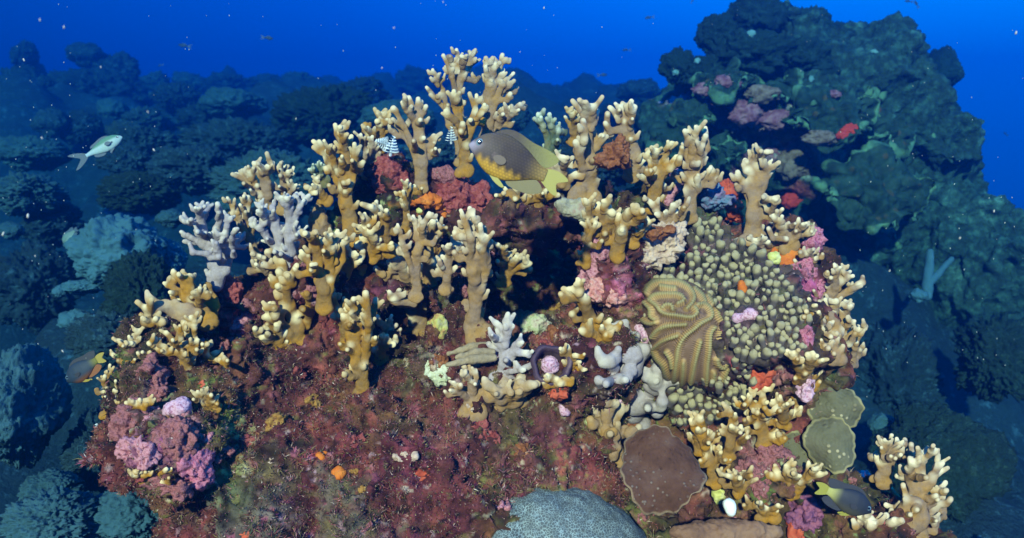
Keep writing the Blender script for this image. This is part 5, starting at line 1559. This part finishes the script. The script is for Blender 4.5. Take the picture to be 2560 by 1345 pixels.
# ------------------------------------------------------------------ background reef
def mat_reef(name, dark, mid, light, scale, bump=.8, pores=0, pl=None):
    t = NT(name)
    n = t.mapr(t.math('ADD', t.math('MULTIPLY', t.noise(scale, 8, .68, dist=.4), .45), t.math('MULTIPLY', t.noise(scale * 3.6, 6, .7), .55)), .36, .64)
    col = t.ramp(n, [dark, mid, (.62, *mid), light])
    big = t.mapr(t.noise(scale * .18, 3), .35, .65, .55, 1.2)
    col = t.mix(1.0, col, t.ramp(big, [(.55, .55, .55), (1.1, 1.1, 1.1)]), 'MULTIPLY')
    nrm = t.bump(t.noise(scale * 4.5, 6, .7), bump, .025)
    if pores:
        v = t.voro(pores)
        col = t.mix(t.mapr(v, .15, .5, .5, 0.0), col, pl)
        nrm = t.bump(v, .6, .25 / pores, nrm)
    return t.done(col, .85, nrm, .15)

R_DARK = mat_reef("shaded_reef_crust", (.003, .010, .016), (.010, .032, .045), (.045, .125, .17), 16)  # reef colours dark and short of red: water's dimming put into the colour
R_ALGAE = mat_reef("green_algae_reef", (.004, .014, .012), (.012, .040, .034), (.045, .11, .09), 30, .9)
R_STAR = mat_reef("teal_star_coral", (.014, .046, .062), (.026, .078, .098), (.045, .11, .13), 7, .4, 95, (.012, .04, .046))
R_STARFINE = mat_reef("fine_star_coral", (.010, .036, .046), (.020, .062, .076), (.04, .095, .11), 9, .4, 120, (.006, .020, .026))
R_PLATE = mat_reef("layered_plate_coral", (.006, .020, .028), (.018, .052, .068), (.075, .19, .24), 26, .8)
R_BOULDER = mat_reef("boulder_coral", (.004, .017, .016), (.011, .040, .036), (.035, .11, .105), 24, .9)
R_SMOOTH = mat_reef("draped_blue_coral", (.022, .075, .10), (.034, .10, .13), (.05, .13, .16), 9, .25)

# the sea floor: one sheet that climbs away from the camera, more on the left
def ground_z(x, y):
    ys = np.array([-6, 0.3, 1.5, 2, 3, 4, 6, 8, 10, 13, 20, 60])
    zl = np.array([-.95, -.95, -.86, -.70, -.46, -.18, .10, .33, .50, .2, -1.0, -2.5])
    zr = np.array([-.95, -.95, -.95, -.92, -.85, -.78, -.65, -.45, -.25, -.3, -1.2, -2.5])
    w = smoothstep(-.2, 1.6, x - .12 * y)
    return np.interp(y, ys, zl) * (1 - w) + np.interp(y, ys, zr) * w - 1.4 * smoothstep(1.5, 6, x - .2 * y)

def make_ground():
    xs = np.linspace(-14, 14, 310)
    ys = np.concatenate([np.linspace(-.5, 12, 210), np.linspace(12.2, 18, 30)])
    X, Y = np.meshgrid(xs, ys, indexing='ij')
    Z = ground_z(X.ravel(), Y.ravel())
    P = np.stack([X.ravel(), Y.ravel(), Z * 0], 1)
    near = smoothstep(0.3, 2.2, np.hypot(P[:, 0], P[:, 1] - .2))
    rough = fbm(P, 1.1, 5, 2, .58) * .13 + np.abs(noise3(P, 2.6, 4)) * .12 + np.abs(noise3(P, 6.5, 14)) * .05
    Z = Z + rough * 1.5 * (.35 + .65 * near)
    V = np.stack([X.ravel(), Y.ravel(), Z], 1)
    nx, ny = X.shape
    i = np.arange(nx - 1)[:, None] * ny; j = np.arange(ny - 1)[None]
    Q = np.stack([i + j, i + ny + j, i + ny + j + 1, i + j + 1], -1).reshape(-1, 4)
    tag(mesh_obj("seabed", V, Q, R_DARK), kind="structure")
    return V, Q
GV, GQ = make_ground()
_gt = BVHTree.FromPolygons([tuple(v) for v in GV], [tuple(q) for q in GQ.tolist()])

ICO = {}
def ico(n):
    if n not in ICO:
        import bmesh
        bm = bmesh.new(); bmesh.ops.create_icosphere(bm, subdivisions=n, radius=1.0)
        bm.verts.ensure_lookup_table()
        ICO[n] = (np.array([v.co[:] for v in bm.verts]), np.array([[v.index for v in f.verts] for f in bm.faces]))
        bm.free()
    return ICO[n]

def mound_geo(px, py, d, rx, ry, kind, seed, lod=5, rz=None):
    k = psize(d); S, T = ico(lod)
    r = np.array([rx * k, ry * k, (rz or max(rx, ry) * .9) * k])
    P = S.copy()
    if kind == 'dome':
        f = 1 + .16 * fbm(S + seed, 1.5, 4, seed) + .05 * fbm(S + seed, 7, 3, seed + 3)
        under = smoothstep(-.05, -.5, S[:, 2])
        f = f - .30 * under
    elif kind == 'lumpy':
        f = 1 + .22 * fbm(S + seed, 1.7, 5, seed, .55) - .16 * np.abs(noise3(S + seed, 3.4, seed + 5)) + .06 * fbm(S, 11, 3, seed)
    elif kind == 'shaggy':
        f = 1 + .15 * fbm(S + seed, 2.0, 5, seed, .6) - .12 * np.abs(noise3(S + seed, 6, seed + 5)) - .10 * np.abs(noise3(S + seed, 13, seed + 6)) + .06 * noise3(S, 26, seed)
    elif kind == 'layers':
        zz = S[:, 2] * 3.2 + .9 * fbm(S + seed, 1.8, 3, seed)
        saw = zz - np.floor(zz)
        f = 1 + .26 * fbm(S + seed, 1.6, 5, seed, .6) - .06 * saw ** 2 * (.5 + noise3(S, 2.2, seed)) + .08 * fbm(S, 9, 3, seed)
    elif kind == 'knobs':
        f = 1 + .10 * fbm(S + seed, 2, 3, seed) + .16 * np.abs(fbm(S + seed, 7, 2, seed + 2))
    elif kind == 'folds':
        w = S[:, 0] * 2.5 + S[:, 1] * 1.5 + .8 * fbm(S + seed, 1.5, 2, seed)
        f = 1 + .11 * np.sin(w * 3.2) * smoothstep(-.9, .4, S[:, 2]) + .12 * fbm(S + seed, 2.2, 3, seed) + .06 * fbm(S + seed, 5, 2, seed)
    px_ = 26.0 * max(rx, ry) / 100.0
    f = f + .10 * fbm(S + seed, px_ * .45, 3, seed + 31, .7) * (.5 if kind in ('dome', 'folds') else 1.0) - .05 * np.abs(noise3(S + seed, px_, seed + 33))
    V = S * f[:, None]
    # squash below the waist so that it sits like a coral head
    Vc = np.stack([V[:, 0] * r[0], V[:, 2] * r[1], -V[:, 1] * r[2]], 1)
    c = np.array([(px - 1280) * k, (672.5 - py) * k, d + r[2] * .4])
    T = T[:, [0, 1, 2]]
    Vw = to_world(Vc + c)
    return Vw, T, at(px, py, d)

def mound(label, px, py, d, rx, ry, kind, mat, seed, cat="coral head", name="mound_coral", group="coral heads of the far reef", lod=None, rz=None):
    if lod is None: lod = 6 if max(rx, ry) > 45 else 5
    V, T, c = mound_geo(px, py, d, rx, ry, kind, seed, lod, rz)
    return tag(mesh_obj(name, V, T, mat, loc=c), label, cat, group)

for row in (
    ("hook-topped coral pillar, leftmost on the far skyline", 52, 135, 6.5, 26, 36, 'lumpy', R_DARK, 1),
    ("stem of dark reef carrying the hook-topped pillar", 72, 190, 6.6, 22, 50, 'lumpy', R_DARK, 2),
    ("round dome, highest on the far skyline", 208, 138, 6.2, 44, 38, 'dome', R_DARK, 3),
    ("ragged shoulder running right from the highest far dome", 275, 175, 6.3, 60, 46, 'lumpy', R_DARK, 4),
    ("broad dark reef mass below the highest far dome", 225, 235, 5.8, 125, 72, 'lumpy', R_DARK, 5),
    ("dark sloping reef mass at the left frame edge under the hook-topped pillar", 60, 250, 5.6, 100, 78, 'lumpy', R_DARK, 6),
    ("small flat-topped coral head in the dip of the skyline", 385, 203, 7, 32, 26, 'lumpy', R_PLATE, 7),
    ("low coral head right of the skyline dip, first of the row", 470, 205, 7.5, 44, 24, 'layers', R_PLATE, 8),
    ("low coral head with a bumpy crown in the middle of the far row", 560, 212, 7.4, 62, 30, 'lumpy', R_DARK, 9),
    ("dusky round coral head near the far row's end", 660, 212, 7.6, 48, 30, 'dome', R_DARK, 10),
    ("last pale-edged coral head of the far row", 740, 210, 7.6, 50, 30, 'lumpy', R_PLATE, 11),
    ("knobby coral cluster under the far row", 432, 238, 5.0, 50, 34, 'knobs', R_DARK, 12),
    ("pale honeycombed dome with a dark hollow beneath", 570, 262, 4.0, 82, 44, 'dome', R_STARFINE, 13),
    ("black shaded reef under the pale honeycombed dome", 505, 295, 4.2, 70, 40, 'lumpy', R_DARK, 14),
    ("large dark rounded coral head behind the ribbed fire coral, with nubs on its top", 800, 285, 3.2, 138, 84, 'shaggy', R_ALGAE, 15),
    ("smaller dark slope hiding behind the large rounded head", 900, 235, 4.6, 70, 40, 'lumpy', R_DARK, 16),
    ("pale-capped coral head in the middle of the left reef", 352, 305, 4.0, 62, 38, 'layers', R_PLATE, 17),
    ("small dark dome left of the pale-capped head", 275, 278, 4.4, 36, 32, 'dome', R_STARFINE, 18),
    ("two-humped coral head with ragged pale rim", 118, 312, 3.8, 44, 42, 'dome', R_PLATE, 19),
    ("coral slope right of the two-humped head", 195, 320, 3.9, 50, 42, 'lumpy', R_DARK, 20),
    ("broad shingled plate mass, centre of the left reef", 585, 355, 3.0, 135, 62, 'shaggy', R_PLATE, 21),
    ("smooth dark dome near the left frame edge behind the chromis", 62, 385, 2.9, 88, 52, 'dome', R_STARFINE, 22),
    ("blue-grey lobed coral right behind the chromis", 335, 355, 2.9, 80, 44, 'layers', R_PLATE, 23),
    ("low ruffled coral below the chromis's head", 305, 400, 2.6, 54, 34, 'layers', R_PLATE, 24),
    ("wide striped blue dome coral behind the cream-fingered fan", 670, 465, 2.1, 150, 92, 'shaggy', R_STARFINE, 25),
    ("dim blue coral slope above the lilac bush", 470, 420, 2.5, 110, 60, 'lumpy', R_PLATE, 26),
    ("algae-grown coral rise in the middle left shade", 330, 480, 2.2, 100, 52, 'shaggy', R_ALGAE, 27),
    ("dark flat coral shelf at the left frame edge", 50, 480, 2.2, 78, 48, 'layers', R_STARFINE, 28),
    ("small teal shelf at the left frame edge below the dark one", 22, 580, 2.0, 30, 26, 'dome', R_STARFINE, 29),
    ("dark coral hump left of the draped blue coral", 110, 560, 2.3, 70, 60, 'lumpy', R_DARK, 30),
    ("small ring-shaped coral beside the whitish bush", 420, 550, 1.9, 36, 26, 'dome', R_STARFINE, 31),
    ("net-patterned dome behind the forked tan coral", 990, 305, 2.8, 100, 58, 'dome', R_STARFINE, 32),
    ("teal patch of plate coral seen through the forked tan coral", 1090, 385, 2.0, 70, 44, 'layers', R_PLATE, 33),
    ("faded reef ridge behind the tallest fire coral", 1060, 215, 8.8, 80, 50, 'lumpy', R_DARK, 34),
    ("faded reef slope descending right of the tallest fire coral", 1240, 225, 9, 110, 60, 'lumpy', R_DARK, 35),
    ("ruffled coral knob peeping behind the sideways fire coral spray", 1292, 288, 2.8, 34, 38, 'shaggy', R_PLATE, 36),
    ("round far mound just left of the boulder", 1602, 232, 4.6, 58, 40, 'dome', R_DARK, 37),
    ("ragged reef crest under the round far mound", 1560, 285, 3.8, 80, 34, 'shaggy', R_DARK, 38),
    ("low blue reef hump seen above the damselfish's back", 1400, 290, 7.0, 90, 34, 'lumpy', R_DARK, 39),
    ("shadowy coral behind the grey-tan column", 1500, 400, 1.9, 110, 70, 'lumpy', R_DARK, 40),
    ("draped blue coral with soft folds, left of the rock", 275, 635, 1.62, 105, 92, 'folds', R_SMOOTH, 41),
    ("side fold of blue coral tucked under the whitish bush", 420, 650, 1.7, 34, 46, 'folds', R_SMOOTH, 42),
    ("small blue plate coral under the draped coral", 195, 722, 1.6, 58, 22, 'dome', R_SMOOTH, 43),
    ("tiny round blue coral at the small plate's end", 145, 732, 1.58, 16, 16, 'dome', R_SMOOTH, 44),
    ("pale blue coral head low in the left shade", 180, 808, 1.6, 40, 34, 'dome', R_SMOOTH, 45),
    ("green algae-covered mound between draped coral and rock", 335, 745, 1.5, 88, 110, 'shaggy', R_ALGAE, 46),
    ("teal speckled slope below the green algae mound", 270, 850, 1.45, 110, 80, 'shaggy', R_PLATE, 47),
    ("dark reef pocket behind the draped coral", 60, 720, 2.0, 110, 110, 'lumpy', R_DARK, 48),
    ("big teal star coral wall cut by the left frame edge", 18, 1055, 1.18, 82, 165, 'dome', R_STAR, 49),
    ("upper lobe of teal star coral beside the dark damselfish", 98, 945, 1.24, 42, 34, 'dome', R_STAR, 50),
    ("bushy teal coral column behind the pink lobe", 228, 1130, 1.28, 66, 105, 'shaggy', R_PLATE, 51),
    ("bumpy finger-knob coral in the lower left corner", 110, 1318, 1.02, 105, 72, 'knobs', R_STAR, 52),
    ("rounded teal coral above the bumpy corner coral", 110, 1235, 1.16, 72, 50, 'dome', R_STARFINE, 53),
    ("flat teal coral plate with dark eye-like holes at the lower left", 315, 1305, 1.06, 112, 84, 'dome', R_STAR, 54),
    ("large teal algae mound in the lower right", 2385, 1200, 1.45, 150, 165, 'dome', R_ALGAE, 55),
    ("dim green mound at the right frame edge", 2520, 900, 1.75, 90, 110, 'lumpy', R_ALGAE, 56),
    ("small teal head between olive plates and algae mound", 2215, 1070, 1.6, 36, 36, 'dome', R_STAR, 57),
    ("dark reef foot behind the olive plates", 2260, 980, 2.0, 110, 150, 'lumpy', R_DARK, 58),
    ("small pale blue coral ball in the boulder's shadow", 2302, 742, 1.9, 22, 20, 'dome', R_SMOOTH, 59),
    ("tiny teal coral at the foot of the large algae mound", 2310, 1330, 1.2, 44, 50, 'dome', R_STAR, 60),
):
    mound(*row)
for lab, a, b, r in (("blue branching sponge in the boulder's shadow, upright arm", (2318, 740), (2325, 630), 12), ("blue branching sponge in the boulder's shadow, slanted arm", (2320, 712), (2378, 648), 9)):
    A, B = at(*a, 1.95), at(*b, 1.97); k = psize(1.95)
    sv, sq = capsules_mesh([(np.zeros(3), (B - A) @ BASIS.T, r * k * 1.2, r * k * .7, 0)], r * k * .25, r * k * .3, bumps=r * k * .35)
    tag(mesh_obj("branching_sponge", to_world(sv) + A, sq, R_SMOOTH, loc=A), lab, "sponge")

# ------------------------------------------------------------------ the coral boulder on the right
def boulder():
    e = empty("coral_boulder", at(2120, 700, 2.4), "huge dark green coral boulder with overlapping plates and pillars", "coral boulder")
    core = [E3(1980, 330, 2.75, 300, 190, .62), E3(1900, 130, 2.75, 130, 110, .40), E3(2090, 250, 2.75, 165, 140, .5), E3(2185, 430, 2.7, 150, 130, .5),
            E3(1740, 250, 2.62, 95, 100, .28), E3(1700, 360, 2.6, 110, 90, .3), E3(2290, 660, 2.75, 165, 230, .6), E3(2000, 560, 2.72, 260, 160, .42), E3(2130, 900, 3.4, 300, 240, .6),
            E3(2390, 960, 2.9, 120, 300, .6), E3(1850, 470, 2.62, 140, 80, .3), E3(2200, 1150, 2.6, 420, 200, .6)]
    h = .034
    lo = np.min([c - r for c, r in core], 0) - .2; hi = np.max([c + r for c, r in core], 0) + .2
    V, Q = surface_nets(ellipsoids_sdf(grid(lo, hi, h), core, .12), lo, h)
    V = to_world(V)
    for lvl in range(2):
        V, Q = subdivide(V, Q); N = vertex_normals(V, Q)
        V = V + N * ((fbm(V, 4.2, 4, 3, .6) * .06 - np.abs(noise3(V, 8, 5)) * .07) if lvl == 0 else (fbm(V, 24, 3, 9, .6) * .016 - np.abs(noise3(V, 30, 6)) * .010))[:, None]
    C = np.zeros((len(V), 3)) + np.array([.9, 1.15, .95])
    for px, py, r, c in ((1820, 270, 60, (20.75, 3.34, 4.56)), (1760, 215, 46, (19.76, 3.04, 5.17)), (1950, 320, 70, (16.8, 5.47, 3.95)), (2125, 325, 26, (33.8, 2.72, 1.28)), (1860, 290, 60, (12.84, 5.17, 5.47)), (2000, 360, 90, (13.83, 4.86, 3.95)),
                         (1930, 400, 60, (17.78, 2.74, 3.95)), (1985, 500, 40, (13.0, 1.28, 1.28)), (1705, 210, 26, (29.64, 7.9, 12.16)), (2050, 345, 60, (12.84, 4.86, 3.95)), (1960, 420, 50, (11.36, 6.08, 5.78))):
        q = at(px, py, 2.35); dv = (V + np.stack([fbm(V, 9, 3, 60 + i) for i in range(3)], 1) * .07 - q)
        dxy = np.hypot(dv @ RIGHT, dv @ UP); w = smoothstep(1.1, .5, dxy / (r * psize(2.35)))[:, None]
        C = C * (1 - w) + np.array(c) * w
    light = smoothstep(.45, .7, noise3(V, 13, 90))[:, None]
    C = C * (1 + light * np.array([1.2, .9, 1.0]))
    t = mat_noise("boulder_crust", [(.004, .011, .011), (.013, .032, .029), (.045, .10, .09)], 40, .85, .9, 50, .02, vc=True)
    mesh_obj("mass", V, Q, t, e, vc=C)
    shell = [(V, np.concatenate([Q[:, [0, 1, 2]], Q[:, [0, 2, 3]]]))]
    for (px, py, d, rx, ry, kd, sd) in ((1895, 45, 2.45, 78, 62, 'lumpy', 1), (1800, 80, 2.4, 46, 54, 'lumpy', 2), (2035, 75, 2.5, 68, 62, 'lumpy', 3), (1838, 22, 2.5, 16, 20, 'lumpy', 4), (2120, 95, 2.5, 60, 46, 'lumpy', 5),
                                        (1700, 165, 2.35, 40, 46, 'lumpy', 6), (1760, 180, 2.3, 60, 40, 'layers', 7), (2165, 90, 2.45, 30, 38, 'dome', 8), (1900, 130, 2.25, 100, 52, 'layers', 9), (2010, 150, 2.25, 88, 56, 'layers', 10), (2110, 165, 2.3, 80, 60, 'layers', 11)):
        V, T, c = mound_geo(px, py, d, rx, ry, kd, sd + 70, 5)
        mesh_obj("lobe", V, T, R_BOULDER, e); shell.append((V, T))
    for (px, py, d, rx, ry, sd) in ((2222, 110, 2.5, 27, 60, 1), (2364, 190, 2.65, 38, 78, 2), (2250, 200, 2.55, 36, 50, 3), (2375, 300, 2.75, 28, 58, 4)):
        V, T, c = mound_geo(px, py, d, rx, ry, 'dome', sd + 90, 5)
        mesh_obj("pillar", V, T, R_BOULDER, e)
    MP = mat_plate("boulder_plate", [(.005, .016, .012), (.011, .034, .023), (.024, .060, .042)], (.09, .20, .11), spots=(.05, .045, .018), spotscale=26, bump=.9, rimat=.955, bscale=75, mott=24)
    for (cx, cy, d, rx, ry, n, sd) in (
            (2088, 262, 2.10, 118, 66, (-.1, .55, -.8), 1), (1900, 195, 2.18, 80, 46, (-.2, .7, -.7), 2), (1800, 170, 2.16, 60, 38, (-.3, .75, -.6), 3), (2000, 215, 2.2, 80, 40, (.0, .8, -.6), 4),
            (2258, 298, 2.16, 66, 44, (.25, .55, -.8), 5), (2355, 310, 2.3, 60, 48, (.35, .7, -.6), 6), (2205, 462, 2.05, 140, 92, (.02, .35, -.9), 7), (1815, 352, 2.16, 46, 46, (-.1, .3, -.9), 8),
            (2170, 180, 2.28, 70, 44, (.1, .8, -.6), 9), (2300, 395, 2.35, 64, 46, (.4, .6, -.6), 10), (2350, 400, 2.5, 46, 46, (.5, .6, -.6), 11), (1720, 260, 2.2, 50, 34, (-.3, .7, -.65), 12),
            (2350, 262, 2.45, 44, 44, (.4, .7, -.5), 13), (2240, 235, 2.35, 50, 36, (.2, .8, -.5), 14), (2290, 560, 2.4, 90, 60, (.3, .6, -.7), 15), (2410, 600, 2.55, 66, 70, (.5, .5, -.7), 16), (1960, 100, 2.3, 70, 40, (0, .75, -.6), 17), (1680, 320, 2.22, 44, 34, (-.2, .6, -.7), 18)):
        Vw, Q, C, c = plate_geo(cx, cy, d, rx, ry, n, thick=.03, wav=.13, lobes=4, cup=-.04, seed=sd, rings=34, segs=190)
        Vw = Vw + vertex_normals(Vw, Q) * (fbm(Vw, 8, 4, sd, .6) * .034 + fbm(Vw, 34, 3, sd) * .010 - np.abs(noise3(Vw, 22, sd)) * .012)[:, None]
        mesh_obj("coral_plate", Vw, Q, MP, e, vc=np.stack([C] * 3, 1)); shell.append((Vw, np.concatenate([Q[:, [0, 1, 2]], Q[:, [0, 2, 3]]])))
    off, vs, ts = 0, [], []
    for v_, t_ in shell:
        vs.append(v_); ts.append(t_ + off); off += len(v_)
    bvh = BVHTree.FromPolygons([tuple(v) for v in np.concatenate(vs)], [tuple(q) for q in np.concatenate(ts).tolist()])
    def bhit(px, py):
        loc = bvh.ray_cast(Vector((0, 0, 0)), Vector(at(px, py, 1.0)).normalized())[0]
        return None if loc is None else float(np.array(loc) @ FWD)
    W = mat_noise("pale_sponge_spot", [(.06, .16, .17), (.15, .30, .31)], 60, .8, .4, 120)
    RD = mat_noise("scarlet_sponge_crust", [(.30, .02, .012), (.55, .05, .03)], 30, .85, .6, 120)
    PK = mat_noise("dusky_pink_crust", [(.05, .018, .025), (.16, .055, .08), (.26, .13, .15), (.04, .03, .03)], 40, .85, .9, 150)
    BR = mat_noise("brown_algae_crust", [(.03, .022, .012), (.10, .065, .04), (.19, .14, .11), (.03, .03, .02)], 45, .85, .9, 150)
    for nm, m, px, py, rx, ry in (("pale_sponge", W, 1877, 85, 12, 11), ("pale_sponge", W, 1743, 152, 8, 8), ("pale_sponge", W, 1895, 257, 10, 9), ("pale_sponge", W, 2185, 130, 10, 8), ("pale_sponge", W, 1690, 182, 9, 8), ("pale_sponge", W, 2028, 198, 7, 9),
                                  ("red_sponge", RD, 2130, 327, 26, 17), ("red_sponge", RD, 2105, 338, 16, 10), ("red_sponge", RD, 1985, 500, 30, 20),
                                  ("pink_crust", PK, 1818, 205, 34, 18), ("pink_crust", PK, 1760, 225, 28, 16), ("pink_crust", PK, 1865, 285, 42, 30), ("pink_crust", PK, 1940, 300, 46, 24), ("pink_crust", PK, 1930, 395, 44, 26), ("pink_crust", PK, 2080, 235, 24, 9),
                                  ("brown_crust", BR, 1985, 325, 52, 30), ("brown_crust", BR, 2050, 345, 46, 18), ("brown_crust", BR, 1905, 235, 44, 22), ("brown_crust", BR, 1985, 410, 44, 40), ("brown_crust", BR, 2210, 578, 30, 18)):
        dd = bhit(px, py)
        if dd is None: continue
        V, T, c = mound_geo(px, py, dd, rx, ry, 'lumpy', int(px) % 37, 4, rz=min(rx, ry) * .8)
        V = V - (min(rx, ry) * .8 * psize(dd) * .4) * FWD
        mesh_obj(nm, V, T, m, e)
boulder()

# ------------------------------------------------------------------ drifting specks
def snow():
    rng = np.random.default_rng(8); S, T = ico(1)
    Vs, Ts = [], []
    spots = [(160, 68, 9), (70, 540, 13), (8, 585, 13), (100, 50, 8), (370, 280, 7), (385, 375, 9), (60, 150, 9), (985, 70, 6), (1108, 5, 5), (2400, 595, 7), (2485, 528, 8), (2224, 677, 7), (955, 170, 6),
             (1360, 20, 7), (2540, 82, 10), (105, 345, 7), (252, 168, 6), (88, 640, 6), (740, 297, 6), (1300, 130, 4), (655, 658, 6), (157, 878, 8)]
    spots += [(rng.uniform(0, 2560), rng.uniform(0, 640), rng.uniform(1.5, 4.5)) for _ in range(170)]
    spots += [(rng.uniform(0, 420), rng.uniform(150, 900), rng.uniform(2, 5)) for _ in range(60)] + [(rng.uniform(2100, 2560), rng.uniform(450, 1000), rng.uniform(2, 5)) for _ in range(40)]
    for i, (px, py, r) in enumerate(spots):
        d = rng.uniform(.5, .75) if i < 22 else rng.uniform(.8, 1.6)
        if i >= 22 and 560 < px < 2100 and py > 250: continue
        rr = r * psize(d) * .55
        V = S * rr * np.array([.45, .45, 1.0]) @ np.array(Matrix.Rotation(rng.uniform(-.6, .6), 3, 'Y')).T
        Ts.append(T + len(Vs) * len(S)); Vs.append(V + at(px, py, d))
    m = mat_noise("drifting_speck", [(.30, .34, .30), (.46, .48, .40)], 200, .9, 0, 100)
    tag(mesh_obj("drifting_particles", np.concatenate(Vs), np.concatenate(Ts), m), "pale specks drifting in the blue water", "particles", kind="stuff")
snow()

# ------------------------------------------------------------------ the water: one even volume round everything
def haze():
    x0, x1, y0, y1 = HAZE_BOX
    z0, z1 = -6, 2.0
    V = np.array([(x, y, z) for x in (x0, x1) for y in (y0, y1) for z in (z0, z1)])
    F = [(0, 1, 3, 2), (4, 6, 7, 5), (0, 4, 5, 1), (2, 3, 7, 6), (0, 2, 6, 4), (1, 5, 7, 3)]
    m = bpy.data.materials.new("sea_water"); m.use_nodes = True
    n = m.node_tree.nodes; l = m.node_tree.links
    n.remove(n["Principled BSDF"])
    v = n.new("ShaderNodeVolumePrincipled")
    v.inputs["Color"].default_value = (.0, .08, .28, 1)
    v.inputs["Absorption Color"].default_value = (.03, .50, .85, 1)
    v.inputs["Density"].default_value = .33
    v.inputs["Anisotropy"].default_value = 0.6
    l.new(v.outputs[0], n["Material Output"].inputs["Volume"])
    o = mesh_obj("haze", V, F, m, smooth=False)
    tag(o, kind="stuff")
HAZE_BOX = (-14.5, 14.5, -.55, 18.5)
haze()
